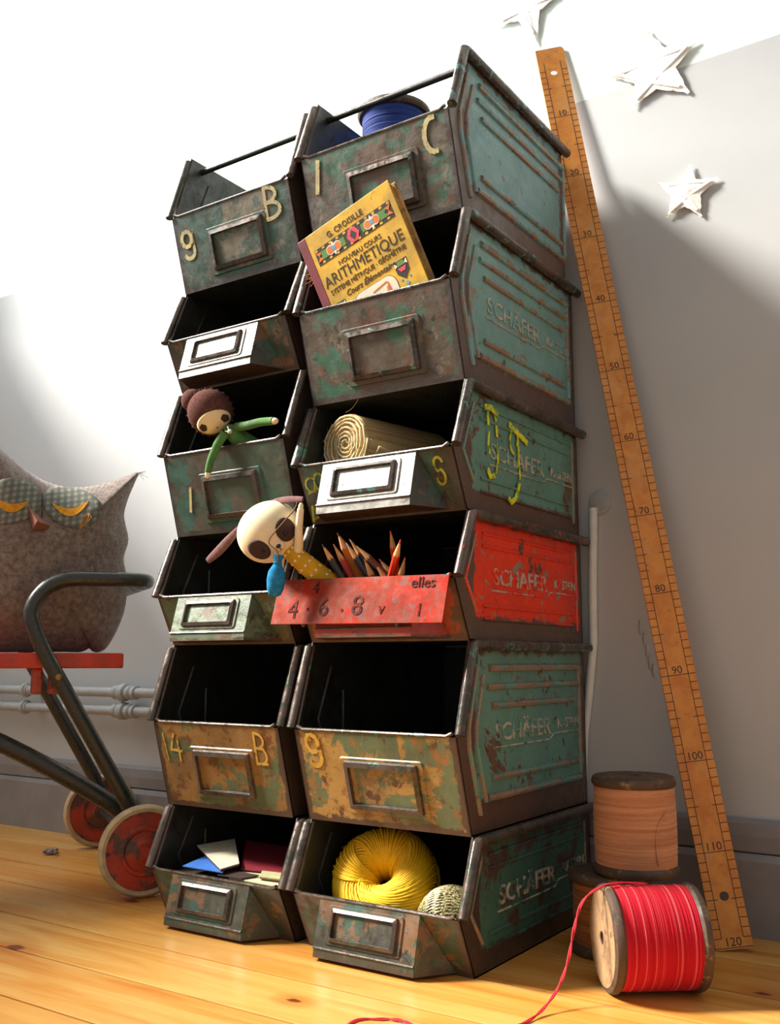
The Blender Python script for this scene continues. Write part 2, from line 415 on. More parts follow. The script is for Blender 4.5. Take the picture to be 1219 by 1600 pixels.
        mb = MB(); mb.add([Q(x, y, 0.0018) for x, y in r4], [tuple(range(len(r4)))])
        mb.build('label_window', pm, fr, True)
    if kind == 'tall':
        label_holder(P, 0.27*w, 0.79*w, 0.12*Lf, 0.74*Lf, fp, fm)
    else:
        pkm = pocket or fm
        # boxed grip pocket: sloping label face, underside, flared cheeks
        xa, xb = 0.185*w, 0.785*w; za, zb = hl*0.985, 0.0135
        A = V((xa, -DL-0.0005, za)); B = V((xb, -DL-0.0005, za)); C = V((xb, -DL-0.0125, zb)); Dd = V((xa, -DL-0.0125, zb))
        C2 = C + V((0.0, -0.0008, -0.0095)); D2 = Dd + V((0, -0.0008, -0.0095))
        E1 = V((min(w*0.9, xb+0.024), -0.0012, 0.0025)); E0 = V((max(w*0.08, xa-0.02), -0.0012, 0.0025))
        pk = MB().add([A, B, C, Dd, C2, D2, E1, E0], [(0,1,2,3), (3,2,4,5), (5,4,6,7), (1,6,4,2), (0,3,5,7)]).build('grip_pocket', pkm, root, True)
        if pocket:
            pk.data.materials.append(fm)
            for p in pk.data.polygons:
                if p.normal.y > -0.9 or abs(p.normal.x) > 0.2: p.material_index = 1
        MB().tube([Dd + V((0,-0.0006,0.0004)), C + V((0,-0.0006,0.0004))], 0.0011, 6).build('pocket_crease', wm, pk, True, smooth=True)
        tt = (A - Dd).normalized(); nn = V((1,0,0)).cross(tt).normalized(); Hf = (A - Dd).length
        if nn.y > 0: nn = -nn
        Q = lambda s, t, q=0.0: V((s, Dd.y, Dd.z)) + tt*t + nn*q
        label_holder(Q, xa + 0.1*(xb-xa), xa + 0.87*(xb-xa), 0.08*Hf, 0.93*Hf, pk, pkm)
    # side ribs on the visible outer face
    if ribs:
        X = w + 0.0002
        def rib(pts, r=0.0034, mat=rbm):
            MB().tube([(X, y, z) for y, z in pts], [(r*0.75, r)]*len(pts) if False else r, 8).build('rib', mat, root, True, smooth=True)
        if ribs == 'full':
            f0 = lambda o, v: (-DL*(v/(hl/h)) + o if v <= hl/h else -DL*(1-(v-hl/h)/(1-hl/h)) + o, v*h)
            rib([f0(0.022, 0.86), f0(0.022, hl/h+0.04), f0(0.022, hl/h-0.06), f0(0.024, 0.1)], 0.0032)
            rib([f0(0.038, 0.82), f0(0.038, hl/h+0.04), f0(0.038, hl/h-0.06), f0(0.040, 0.16)], 0.003)
            for z, a, b, r in ((0.855, 0.040, 0.278, 0.0042), (0.755, 0.036, 0.274, 0.0036), (0.655, 0.046, 0.262, 0.0036), (0.275, 0.044, 0.268, 0.0038), (0.175, 0.034, 0.276, 0.0042)):
                rib([(a, z*h), (b, z*h)], r)
            rib([(0.279, 0.2*h), (0.279, 0.86*h)], 0.003)
            MB().ball((X-0.001, 0.014, 0.9*h), (0.002, 0.004, 0.006), 10, 8).build('dimple', wm, root, True, smooth='all')
        else:
            rib([(0.016, 0.84*h), (-0.008, hl+0.002), (0.016, 0.22*h)], 0.0022)
            for z, r in ((0.84, 0.0020), (0.74, 0.0020), (0.27, 0.0020), (0.17, 0.0024)):
                rib([(0.03, z*h), (0.27, z*h)], r, sm)
            rib([(0.281, 0.12*h), (0.281, 0.86*h)], 0.0020)
        if logo:
            zl = 0.505*h; em = tm; sz = 0.0195/0.72
            text('embossed_lettering', 'SCHÄFER', sz, em, root, frame((w, 0.1225, zl), (0,1,0), None, (1,0,0)), 0.0010, bev=0.0004, fit=0.140)
            text('embossed_lettering', 'KASTEN', sz*0.58, em, root, frame((w, 0.245, zl+0.002), (0,1,0), None, (1,0,0)), 0.0008, bev=0.0003, fit=0.062)
            rib([(0.05, zl-0.0150), (0.190, zl-0.0150), (0.202, zl-0.0085), (0.278, zl-0.0085)], 0.0012, em)
    if rod:
        MB().tube([(0.001, 0.022, h-0.012), (w-0.001, 0.022, h-0.012)], 0.0042, 10).build('handle_rod', inn, root, True, smooth=True)
    for ch, s0, t0, sw, sh, wd, lm in letters:
        mb = MB()
        for st in stroke_front(None, None, ch):
            ribbon(mb, [(s0*w + a*sw, t0*Lf + b*sh) for a, b in st], wd, P, 0.0007)
        mb.build('painted_letter', lm, fp, True)
    return root, P, fp, fm, wm, sm

GREEN = (srgb(58, 74, 58), [(15, 0.52, 0.545, srgb(112, 102, 82)), (24, 0.53, 0.555, srgb(52, 92, 78)), (46, 0.585, 0.62, srgb(86, 66, 50))], srgb(66, 58, 52))
GREEN_B = (srgb(88, 76, 60), [(14, 0.50, 0.52, srgb(60, 98, 76)), (24, 0.52, 0.56, srgb(104, 72, 48)), (30, 0.56, 0.61, srgb(116, 104, 84)), (60, 0.58, 0.63, srgb(60, 48, 40))], srgb(72, 60, 54))
GREEN_D = (srgb(62, 74, 58), [(15, 0.50, 0.54, srgb(48, 86, 74)), (24, 0.52, 0.57, srgb(84, 74, 58)), (44, 0.58, 0.63, srgb(70, 52, 40))], srgb(56, 50, 42))
OCHRE = (srgb(164, 128, 70), [(13, 0.50, 0.52, srgb(92, 106, 76)), (34, 0.54, 0.60, srgb(138, 96, 48)), (52, 0.57, 0.63, srgb(88, 50, 28))], srgb(74, 50, 38))
OCHRE_B = (srgb(138, 102, 56), [(14, 0.49, 0.515, srgb(84, 100, 70)), (40, 0.54, 0.62, srgb(100, 62, 34))], srgb(70, 50, 38))
POCKET = (srgb(84, 98, 72), [(24, 0.50, 0.53, srgb(116, 134, 104)), (30, 0.55, 0.6, srgb(104, 84, 58)), (50, 0.58, 0.63, srgb(62, 50, 38))], srgb(80, 62, 46))
POCKET_D = (srgb(62, 64, 50), [(20, 0.5, 0.53, srgb(54, 86, 70)), (26, 0.53, 0.58, srgb(116, 84, 54)), (60, 0.58, 0.64, srgb(52, 40, 34))], srgb(72, 56, 48))
TEAL = (srgb(112, 154, 150), [(16, 0.62, 0.66, srgb(126, 116, 96)), (44, 0.63, 0.67, srgb(86, 62, 48))], srgb(90, 72, 66))
TEAL_B = (srgb(108, 150, 152), [(30, 0.62, 0.66, srgb(116, 90, 68)), (60, 0.64, 0.68, srgb(70, 50, 40))], srgb(96, 76, 68))
TEAL_W = (srgb(92, 136, 124), [(20, 0.585, 0.61, srgb(100, 74, 58)), (60, 0.6, 0.64, srgb(64, 48, 38))], srgb(86, 64, 54))
TEAL_D = (srgb(58, 98, 84), [(18, 0.53, 0.57, srgb(74, 56, 50)), (50, 0.6, 0.66, srgb(52, 40, 34))], srgb(60, 48, 44))
ORANGE = (srgb(222, 50, 16), [(44, 0.595, 0.61, srgb(124, 128, 108)), (30, 0.62, 0.635, srgb(84, 62, 50))], srgb(88, 68, 58))
ORANGE_F = (srgb(186, 58, 26), [(40, 0.55, 0.59, srgb(92, 62, 44)), (24, 0.60, 0.64, srgb(156, 84, 40))], srgb(96, 62, 44))
DK = (srgb(62, 70, 58), [(30, 0.55, 0.62, srgb(70, 56, 46))], srgb(66, 54, 46))

POCKET_GLARE = paint('worn pocket sun glare', srgb(176, 174, 166), [(40, 0.58, 0.64, srgb(120, 116, 104)), (24, 0.62, 0.7, srgb(84, 84, 70))], 44, rough=0.3, metal=0.25)  # sun glare put into the colour of two pocket faces, with worn flecks
LW, RW = 0.205, 0.211
L_X = [-0.946, -0.952, -0.952, -0.951, -0.9515, -0.9510]; L_H = [0.135, 0.199, 0.141, 0.195, 0.140, 0.200]
R_X = [-0.7215, -0.723, -0.723, -0.724, -0.725, -0.725]; R_H = [0.136, 0.199, 0.139, 0.145, 0.199, 0.197]
zL = [sum(L_H[:i]) for i in range(6)]; zR = [sum(R_H[:i]) for i in range(6)]
GL, GR = 'metal bins of the left stack', 'metal bins of the right stack'
L6 = make_bin(L_X[0], zL[0], LW, L_H[0], 0.061, 'short', 'low metal bin on the floor holding coloured cards, left stack', POCKET_D, DK, 1, group=GL)
L5 = make_bin(L_X[1], zL[1], LW, L_H[1], 0.103, 'tall', 'empty ochre and green metal bin with painted 14 and B', OCHRE_B, DK, 2, group=GL,
    letters=[('1', 0.03, 0.55, 0.02, 0.034, 0.0022, LETTER_Y), ('4', 0.11, 0.55, 0.021, 0.034, 0.003, LETTER_Y), ('E', 0.79, 0.58, 0.024, 0.037, 0.003, LETTER_Y)])
L4 = make_bin(L_X[2], zL[2], LW, L_H[2], 0.059, 'short', 'low green metal bin with pale pocket beside the dog doll', POCKET, DK, 3, group=GL)
L3 = make_bin(L_X[3], zL[3], LW, L_H[3], 0.102, 'tall', 'tall dark green metal bin with the green doll hanging out', GREEN_D, DK, 4, group=GL, letters=[('/', 0.15, 0.3, 0.012, 0.03, 0.004, LETTER)])
L2 = make_bin(L_X[4], zL[4], LW, L_H[4], 0.061, 'short', 'empty low dark metal bin with shiny pocket, left stack', POCKET_D, DK, 5, group=GL, pocket=POCKET_GLARE)
L1 = make_bin(L_X[5], zL[5], LW, L_H[5], 0.098, 'tall', 'topmost green metal bin of left stack with painted B', GREEN, DK, 6, group=GL, rod=True,
    letters=[('9', 0.05, 0.44, 0.027, 0.036, 0.0052, LETTER), ('B', 0.78, 0.6, 0.029, 0.039, 0.0048, LETTER)])
R6 = make_bin(R_X[0], zR[0], RW, R_H[0], 0.061, 'short', 'low metal bin on the floor holding yellow yarn, right stack', POCKET_D, TEAL_D, 7, ribs='worn', logo=True, group=GR)
R5 = make_bin(R_X[1], zR[1], RW, R_H[1], 0.101, 'tall', 'empty ochre metal bin with painted 9 and ribbed teal side', OCHRE, TEAL_W, 8, ribs='full', logo='plain', group=GR,
    letters=[('9', 0.06, 0.62, 0.026, 0.036, 0.0048, LETTER_Y), ('1', 0.05, 0.9, 0.02, 0.006, 0.004, LETTER_Y)])
R4 = make_bin(R_X[2], zR[2], RW, R_H[2], 0.064, 'short', 'low bright orange metal bin full of coloured pencils', ORANGE_F, ORANGE, 9, ribs='worn', logo='worn', group=GR)
R3 = make_bin(R_X[3], zR[3], RW, R_H[3], 0.064, 'short', 'low teal metal bin with yellow drips holding the burlap roll', POCKET_D, TEAL_W, 10, pocket=POCKET_GLARE, ribs='worn', logo='worn', group=GR,
    letters=[('8', 0.03, 0.55, 0.028, 0.024, 0.0026, YELLOW_DIM), ('M', 0.02, 0.06, 0.022, 0.02, 0.003, YELLOW_DIM), ('S', 0.86, 0.45, 0.016, 0.03, 0.003, YELLOW_DIM)])
R2 = make_bin(R_X[4], zR[4], RW, R_H[4], 0.106, 'tall', 'tall rusty metal bin holding the yellow book', GREEN_B, TEAL, 11, ribs='full', logo='plain', group=GR)
R1 = make_bin(R_X[5], zR[5], RW, R_H[5], 0.107, 'tall', 'topmost metal bin of right stack with painted C', GREEN_B, TEAL_B, 12, ribs='full', group=GR, rod=True,
    letters=[('/', 0.07, 0.6, 0.014, 0.036, 0.006, LETTER), ('C', 0.83, 0.62, 0.024, 0.038, 0.0058, LETTER)])
# yellow drips on the side of the third bin
X = RW + 0.0012
def side_ribbon(pts, w):
    ribbon(MB(), pts, w, lambda s, t, q=0.0: V((X + q, s, t)), 0.0012).build('paint_drip', YELLOW, R3[0], True)
side_ribbon([(0.040, 0.1215), (0.052, 0.123), (0.066, 0.119)], 0.007); side_ribbon([(0.046, 0.122), (0.044, 0.112), (0.0455, 0.103)], 0.004); side_ribbon([(0.0465, 0.094), (0.0445, 0.080), (0.0475, 0.070)], 0.003)
side_ribbon([(0.064, 0.119), (0.0665, 0.112)], 0.0055); side_ribbon([(0.0665, 0.104), (0.068, 0.094)], 0.0045); side_ribbon([(0.067, 0.084), (0.069, 0.064), (0.064, 0.050)], 0.0028); side_ribbon([(0.059, 0.046), (0.050, 0.044), (0.045, 0.050)], 0.006)
side_ribbon([(0.100, 0.113), (0.120, 0.107), (0.143, 0.100)], 0.007); side_ribbon([(0.104, 0.108), (0.099, 0.096), (0.102, 0.084), (0.108, 0.080)], 0.003)
side_ribbon([(0.120, 0.104), (0.1185, 0.092)], 0.0045); side_ribbon([(0.121, 0.090), (0.1215, 0.070), (0.1235, 0.052)], 0.003); side_ribbon([(0.121, 0.046), (0.112, 0.028), (0.100, 0.021), (0.094, 0.024)], 0.006)
# sheet plate screwed to the orange bin's pocket, with faded writing
root = R4[0]
PLATE = paint('faded orange plate', srgb(158, 54, 32), [(22, 0.50, 0.58, srgb(178, 38, 12)), (90, 0.56, 0.62, srgb(136, 84, 72)), (44, 0.60, 0.66, srgb(112, 90, 86))], 33, rough=0.62, spec=0.15)
INK = paint('faded black ink', srgb(62, 34, 34), [(120, 0.50, 0.62, srgb(140, 54, 34))], 34, rough=0.7, spec=0.1)
pa = V((-0.0195, -DL-0.0065, 0.0715)); pb = V((RW-0.002, -DL-0.0065, 0.0675)); pc = pb + V((-0.001, -0.014, -0.0505)); pd = pa + V((-0.001, -0.014, -0.0515))
pn = (pb - pa).cross(pa - pd).normalized(); pn = pn if pn.y < 0 else -pn
pl = MB().prism([pa, pb, pc, pd], -pn*0.0016).build('writing_plate', PLATE, root, True, bevel=0.0004)
px, py = (pb - pa).normalized(), (pa - pd).normalized()
def on_plate(u, v): return pd + (pc - pd)*u + (pa - pd)*v + pn*0.0004
for body, u, v, sz in (('4', 0.13, 0.3, 0.030), ('6', 0.32, 0.34, 0.030), ('8', 0.52, 0.36, 0.032), ('v', 0.66, 0.3, 0.020), ('1', 0.87, 0.25, 0.020), ('·', 0.22, 0.3, 0.03), ('·', 0.43, 0.26, 0.03)):
    text('ink_numeral', body, sz, INK, pl, frame(on_plate(u, v), px, None, pn), 0.0002)
text('ink_writing', 'elles', 0.017, INK, pl, frame(on_plate(0.87, 0.82), px, None, pn), 0.0002)
text('ink_writing', '4', 0.02, INK, pl, frame(on_plate(0.25, 0.78), px, None, pn), 0.0002)
mb = MB()
for u in (0.2, 0.75): mb.ball(on_plate(u, -0.02) + V((0, 0.004, 0)), 0.0026, 10, 8)
mb.build('rivet', R4[4], root, True, smooth='all')


# ------------------------------------------------------------------ wooden ruler leaning on the wall
def ruler_mat():
    t = NT('aged boxwood'); v = t.vec(scale=(1, 1, 0.25))
    g = t.noise(v, 40, 6, 0.65, 0.5); n2 = t.noise(t.vec(), 14, 5, 0.7)
    c = t.mix(t.ramp(g, 0.3, 0.7), srgb(216, 146, 64), srgb(194, 118, 44))
    c = t.mix(t.ramp(n2, 0.5, 0.68, 0, 0.6), c, srgb(206, 150, 92))
    c = t.mix(t.ramp(t.noise(t.vec(), 150, 4, 0.7), 0.62, 0.72, 0, 0.6), c, srgb(104, 56, 24))
    t.bump(g, 0.12, 0.001)
    return t.out(c, 0.45, 0, 0.45)
M_ruler = ruler_mat()
M_print = plain('black print on wood', srgb(58, 38, 24), 0.6, var=0.1)
bl = V((-0.339, 1.136, 0.0)); ra = V((-0.182, 0.0565, 0.982)).normalized(); rd = V((0.88, 0.46, 0.12)); rd = (rd - ra*rd.dot(ra)).normalized()
rn = rd.cross(ra).normalized()     # towards the camera
if rn.y > 0: rn = -rn
RWID, RLEN = 0.0405, 1.214
ruler = thing('wooden_ruler', 'long varnished wooden ruler leaning against the grey wall', 'ruler', bl + V((0, 0, 0.0)))
RM = Matrix(((rd.x, ra.x, rn.x), (rd.y, ra.y, rn.y), (rd.z, ra.z, rn.z)))
cu = bpy.data.curves.new('blade', 'CURVE'); cu.dimensions = '2D'; cu.fill_mode = 'BOTH'; cu.extrude = 0.0022
def add_poly(pts):
    sp = cu.splines.new('POLY'); sp.points.add(len(pts)-1); sp.use_cyclic_u = True
    for p, q in zip(sp.points, pts): p.co = (q[0], q[1], 0, 1)
add_poly([(0, 0), (RWID, 0), (RWID, RLEN-0.006)] + [(RWID-0.006+0.006*math.cos(math.radians(a)), RLEN-0.006+0.006*math.sin(math.radians(a))) for a in range(15, 91, 15)] + [(0, RLEN)])
for hy in (1.172, 0.0545):
    add_poly([(0.0205 + 0.005*math.cos(-2*PI*k/24), hy + 0.005*math.sin(-2*PI*k/24)) for k in range(24)])
tmp = bpy.data.objects.new('blade', cu); me = bpy.data.meshes.new_from_object(tmp); bpy.data.objects.remove(tmp); bpy.data.curves.remove(cu)
me.name = 'blade'
me.materials.clear(); me.materials.append(M_ruler)
blade = bpy.data.objects.new('blade', me); COL.objects.link(blade); blade.parent = ruler
blade.matrix_local = RM.to_4x4()
mb = MB(); zt = 0.00235
def tick(x0, y0, x1, y1, w=0.0004):
    d = (V((x1, y1)) - V((x0, y0))).normalized(); q = V((-d.y, d.x))*w
    mb.add([(x0+q.x, y0+q.y, zt), (x0-q.x, y0-q.y, zt), (x1-q.x, y1-q.y, zt), (x1+q.x, y1+q.y, zt)], [(0,1,2,3)])
tick(0.0085, 0.012, 0.0085, 1.19); tick(RWID-0.0085, 0.012, RWID-0.0085, 1.19)
for m in range(2, 121):
    y = 0.0013 + (120.6 - m)*0.00994 - 0.0055
    if m % 10 == 0: tick(0, y, RWID, y)
    else:
        L = 0.013 if m % 5 == 0 else 0.0085
        tick(0, y, L, y); tick(RWID-L, y, RWID, y)
sm_ = mb.build('scale_marks', M_print, blade, True); tag(sm_, kind='stuff')
for m in range(10, 121, 10):
    text('numeral', str(m), 0.0125, M_print, blade, Matrix.Translation((0.0200, 0.0013 + (120.6-m)*0.00994, 0.0023)), 0.0001)

# ------------------------------------------------------------------ stars on the wall
M_star = paint('white peeling bark', srgb(250, 248, 242), [(50, 0.58, 0.66, srgb(206, 184, 160)), (24, 0.58, 0.66, srgb(180, 150, 122))], 51, rough=0.7, bump=0.3, grime=0.05)
M_star_side = plain('star edge', srgb(176, 150, 124), 0.8)
def star(tips, c, label, th=0.004, gap=0.0035, bad=()):
    root = thing('paper_star', label, 'star', (c[0], WALL_Y, c[1]), None)
    n = len(tips); rnd = random.Random(int(abs(c[0])*1000)); pts = []
    tips = sorted(tips, key=lambda p: math.atan2(p[1]-c[1], p[0]-c[0]))
    R = sum(math.hypot(p[0]-c[0], p[1]-c[1]) for p in tips)/n
    out = []
    for i, p in enumerate(tips):
        q = tips[(i+1) % n]
        a0 = math.atan2(p[1]-c[1], p[0]-c[0]); a1 = math.atan2(q[1]-c[1], q[0]-c[0])
        if a1 < a0: a1 += 2*PI
        am = (a0+a1)/2; inner = (c[0]+0.48*R*math.cos(am), c[1]+0.48*R*math.sin(am))
        nx, nz = -math.sin(a0), math.cos(a0); b = 0.0022
        out += [(p[0]-nx*b, p[1]-nz*b), (p[0]+nx*b*0.8, p[1]+nz*b*0.8)]
        for k in range(1, 6):
            u = k/6; out.append((p[0]*(1-u)+inner[0]*u + rnd.uniform(-1, 1)*0.0011, p[1]*(1-u)+inner[1]*u + rnd.uniform(-1, 1)*0.0011))
        out.append(inner)
        for k in range(1, 6):
            u = k/6; out.append((inner[0]*(1-u)+q[0]*u + rnd.uniform(-1, 1)*0.0011, inner[1]*(1-u)+q[1]*u + rnd.uniform(-1, 1)*0.0011))
    y0 = WALL_Y - gap; n2 = len(out)
    mb = MB(); yc = y0 - th
    mb.add([(x, yc + 0.004*min(1, math.hypot(x-c[0], z-c[1])/R), z) for x, z in out] + [(c[0], yc-0.002, c[1])] + [(x, y0, z) for x, z in out],
           [(i, (i+1) % n2, n2) for i in range(n2)] + [((i+1) % n2, i, n2+1+i, n2+1+(i+1) % n2) for i in range(n2)] + [tuple(range(n2+1, 2*n2+1))])
    body = mb.build('star_body', M_star, root)
    for i, p in enumerate(tips):
        if i % 2: continue
        q = tips[(i+2) % n]
        a = V((p[0]*0.8+c[0]*0.2, yc+0.0012, p[1]*0.8+c[1]*0.2)); b = V((q[0]*0.75+c[0]*0.25, yc+0.0012, q[1]*0.75+c[1]*0.25)); m = (a+b)/2 + V((rnd.uniform(-1, 1)*0.002, -0.0012, rnd.uniform(-1, 1)*0.002))
        MB().tube([a, m, b], [(0.0022, 0.0006), (0.0034, 0.0008), (0.0022, 0.0006)], 6, flat=(0, 1, 0)).build('bark_strip', M_star, root)
    MB().tube([(c[0], y0, c[1]), (c[0], WALL_Y, c[1])], 0.0015, 6).build('mount_pin', M_star_side, root)
    return root
star([(-0.399, 1.174), (-0.455, 1.124), (-0.423, 1.066), (-0.346, 1.062), (-0.331, 1.132)], (-0.391, 1.112), 'larger white bark star on the wall, right of the ruler top')
star([(-0.349, 0.960), (-0.392, 0.946), (-0.383, 0.896), (-0.338, 0.885), (-0.314, 0.931)], (-0.355, 0.923), 'smaller white bark star on the grey wall, lowest of all')
star([(-0.632, 1.272), (-0.566, 1.216), (-0.53, 1.279), (-0.555, 1.34), (-0.62, 1.335)], (-0.578, 1.288), 'white bark star cut off by the top edge of view, above ruler')

# ------------------------------------------------------------------ pipes on the wall
def hpipe(z, label):
    root = thing('heating_pipe', label, 'pipe', (-1.37, 1.196, z))
    MB().tube([(-2.14, 1.196, z), (-1.40, 1.196, z)], 0.0085, 14).build('pipe_run', M_pipe, root, smooth=True)
    MB().tube([(-1.345, 1.196, z), (-1.02, 1.196, z)], 0.0085, 14).build('pipe_run', M_pipe, root, smooth=True)
    MB().lathe([(0.0085, 0), (0.0125, 0.001), (0.0125, 0.010), (0.0105, 0.012), (0.0145, 0.015), (0.0160, 0.020), (0.0150, 0.030), (0.0105, 0.033), (0.0125, 0.036), (0.0125, 0.043), (0.0098, 0.046), (0.0120, 0.049), (0.0120, 0.056), (0.0085, 0.058)], (-1.402, 1.196, z), (1, 0, 0), 16).build('union_fitting', M_pipe, root, smooth=True)
    MB().lathe([(0.0135, 0), (0.0135, 0.006), (0.010, 0.008), (0.010, 0.012)], (-1.66, 1.196, z), (1, 0, 0), 16).build('pipe_clip', M_pipe, root, smooth=True)
    MB().box((-1.655, 1.196, z-0.004), (-1.651, WALL_Y, z+0.004)).build('clip_stem', M_pipe, root)
hpipe(0.2585, 'upper grey painted pipe along the wall under the owl')
hpipe(0.2265, 'lower grey painted pipe along the wall under the owl')
cb = thing('wall_cable', 'white cable on the wall at the back edge of the bins', 'cable', (-0.4985, 1.2185, 0.25))
MB().tube([(-0.498, 1.2185, 0.515), (-0.499, 1.2185, 0.48), (-0.502, 1.2185, 0.42), (-0.5035, 1.2185, 0.34), (-0.512, 1.2185, 0.27), (-0.520, 1.2185, 0.22), (-0.526, 1.2185, 0.14)], 0.0055, 10).build('cable_run', M_cable, cb, smooth=True)
MB().lathe([(0.016, 0.0), (0.015, 0.004), (0.006, 0.0065)], (-0.490, WALL_Y, 0.522), (0, -1, 0), 20).build('wall_outlet', M_pipe, cb, smooth=True)

# ------------------------------------------------------------------ thread spools
def thread_mat(name, cols, axis, sc=240, rough=0.75, stripes=None):
    t = NT(name)
    s = [1.0, 1.0, 1.0]
    e = [6.0, 6.0, 6.0]; e[axis] = sc
    n = t.noise(t.vec(scale=tuple(e)), 1.0, 3, 0.6)
    c = t.mix(t.ramp(n, 0.3, 0.7), cols[0], cols[1])
    if stripes:
        e2 = [2.0, 2.0, 2.0]; e2[axis] = 150
        c = t.mix(t.ramp(t.noise(t.vec(scale=tuple(e2)), 1.0, 2, 0.5), 0.58, 0.66), c, stripes)
    t.bump(t.noise(t.vec(), 700, 2), 0.2, 0.0006)
    t.b.inputs['Sheen Weight'].default_value = 0.15
    return t.out(c, rough, 0, 0.2)
M_spoolwood = paint('dark worn bobbin wood', srgb(84, 62, 46), [(60, 0.55, 0.65, srgb(150, 120, 80)), (30, 0.55, 0.65, srgb(56, 42, 34))], 61, rough=0.6)
M_spoolend = paint('pale bobbin end wood', srgb(166, 132, 94), [(50, 0.52, 0.66, srgb(120, 88, 60)), (120, 0.6, 0.7, srgb(84, 60, 44))], 62, rough=0.65)
def wound(r, h0, h1, n, bulge=0.0, jit=0.0003, seed=1):
    rnd = random.Random(seed); prof = []
    for i in range(n):
        u = i/n; p = (h1-h0)/n; R = r + bulge*math.sin(PI*(i+0.5)/n) + rnd.uniform(-jit, jit); a = p*0.5
        for q in (0.05, 0.3, 0.5, 0.7): prof.append((R + a*0.8*(math.sin(PI*q/0.75)-0.4), h0 + (i+q)*p))
    prof.append((r, h1)); return prof
def spool(name, label, c, axis, R, Ht, rt, m_thread, n=46, loc=None, flange=0.012, bulge=0.0, seed=1, hole=True):
    axis = V(axis).normalized(); c = V(c)
    root = thing('thread_spool', label, 'spool', loc if loc else c)
    fl_ = [(0.006 if hole else 0.0005, 0), (R*0.90, 0), (R*0.97, flange*0.12), (R, flange*0.4), (R, flange*0.7), (R*0.95, flange*0.95), (rt*0.8, flange)]
    if hole: fl_ = fl_ + [(0.006, flange)]
    a = MB().lathe(fl_, c, axis, 48, hole).build('flange', M_spoolwood, root, smooth=True)
    b = MB().lathe([(r, Ht - h) for r, h in fl_], c, axis, 48, hole).build('flange', M_spoolwood, root, smooth=True)
    MB().lathe([(R*0.88, -0.0004), (0.0062, -0.0004), (0.0062, 0.0003), (R*0.88, 0.0003)], c, axis, 48, True).build('end_face', M_spoolend, a, smooth=True)
    MB().lathe([(0.0075, 0.002), (0.0075, Ht-0.002)], c, axis, 16).build('core', M_spoolwood, root, smooth=True)
    MB().lathe(wound(rt, flange*0.9, Ht-flange*0.9, n, bulge, seed=seed), c, axis, 56).build('thread_winding', m_thread, root, smooth='all')
    return root
M_peach = thread_mat('peach thread', (srgb(214, 154, 112), srgb(186, 122, 82)), 2)
M_brown = thread_mat('brown thread', (srgb(176, 108, 52), srgb(128, 74, 34)), 2)
M_blue = thread_mat('blue thread', (srgb(64, 88, 168), srgb(34, 50, 118)), 2)
def red_mat():
    t = NT('pink and red thread'); geo = t.n('ShaderNodeTexCoord')
    d = t.n('ShaderNodeVectorMath', operation='DOT_PRODUCT'); t.l(t.tc.outputs['Object'], d.inputs[0]); d.inputs[1].default_value = (0.79, 0.613, 0)
    cbn = t.n('ShaderNodeCombineXYZ'); t.l(t.math('MULTIPLY', d.outputs['Value'], 300), cbn.inputs[0])
    n = t.noise(cbn.outputs[0], 1.0, 3, 0.7); n2 = t.noise(t.vec(), 60, 3)
    c = t.mix(t.ramp(n, 0.3, 0.6), srgb(176, 8, 26), srgb(206, 24, 46))
    c = t.mix(t.ramp(n, 0.53, 0.66, 0, 0.9), c, srgb(236, 122, 124))
    t.bump(t.noise(t.vec(), 700, 2), 0.2, 0.0006); t.b.inputs['Sheen Weight'].default_value = 0.08
    return t.out(c, 0.75, 0, 0.15)
M_red = red_mat()
spool('brown', 'brown thread spool standing on the floor under the peach spool', (-0.432, 1.072, 0), (0, 0, 1), 0.046, 0.0855, 0.041, M_brown, 34, seed=2)
spool('peach', 'peach thread spool balanced on top of the brown spool', (-0.400, 1.068, 0.0862), (0, 0, 1), 0.0455, 0.1035, 0.043, M_peach, 44, bulge=0.001, seed=3)
pch = bpy.data.objects['thread_spool.001']; PC = V((-0.400, 1.068, 0)); fw_ = lambda a, z, r=0.0446: PC + V((r*math.cos(math.radians(a)), r*math.sin(math.radians(a)), z))
MB().tube(spline([fw_(-28, 0.152, 0.046), fw_(-22, 0.156, 0.048), fw_(-30, 0.150, 0.0455), fw_(-38, 0.140), fw_(-41, 0.125), fw_(-40, 0.110), fw_(-38, 0.102)], 5), 0.0009, 6).build('loose_end', M_peach, pch, smooth='all')
RA = V((0.79, 0.613, 0)).normalized(); RC = V((-0.388, 0.938, 0.0500))
red = spool('red', 'red and pink thread spool lying on its side on the floor', RC, RA, 0.0495, 0.093, 0.0470, M_red, 60, flange=0.011, seed=4)
# loose red end running off across the floor
pts = [V(p) for p in ((-0.352, 0.966, 0.0990), (-0.372, 0.950, 0.1005), (-0.385, 0.930, 0.0985), (-0.396, 0.912, 0.0870), (-0.401, 0.902, 0.064), (-0.404, 0.893, 0.037), (-0.407, 0.876, 0.017), (-0.411, 0.850, 0.0045), (-0.415, 0.820, 0.0012), (-0.430, 0.785, 0.0012), (-0.462, 0.758, 0.0012), (-0.492, 0.7625, 0.0012), (-0.506, 0.7640, 0.0020), (-0.522, 0.7595, 0.0012), (-0.540, 0.742, 0.0012), (-0.53, 0.70, 0.0012))]
sp_ = spline(pts); M_redend = plain('loose red thread', srgb(214, 34, 52), 0.7, var=0.08)
for s_ in (0, 1):
    MB().tube([p + V((0.0009*math.cos(i*0.5+PI*s_), 0.0009*math.sin(i*0.5+PI*s_), 0.0004*math.sin(i*0.5+PI*s_))) for i, p in enumerate(sp_)], 0.0008, 6).build('loose_thread', M_redend, red, smooth='all')
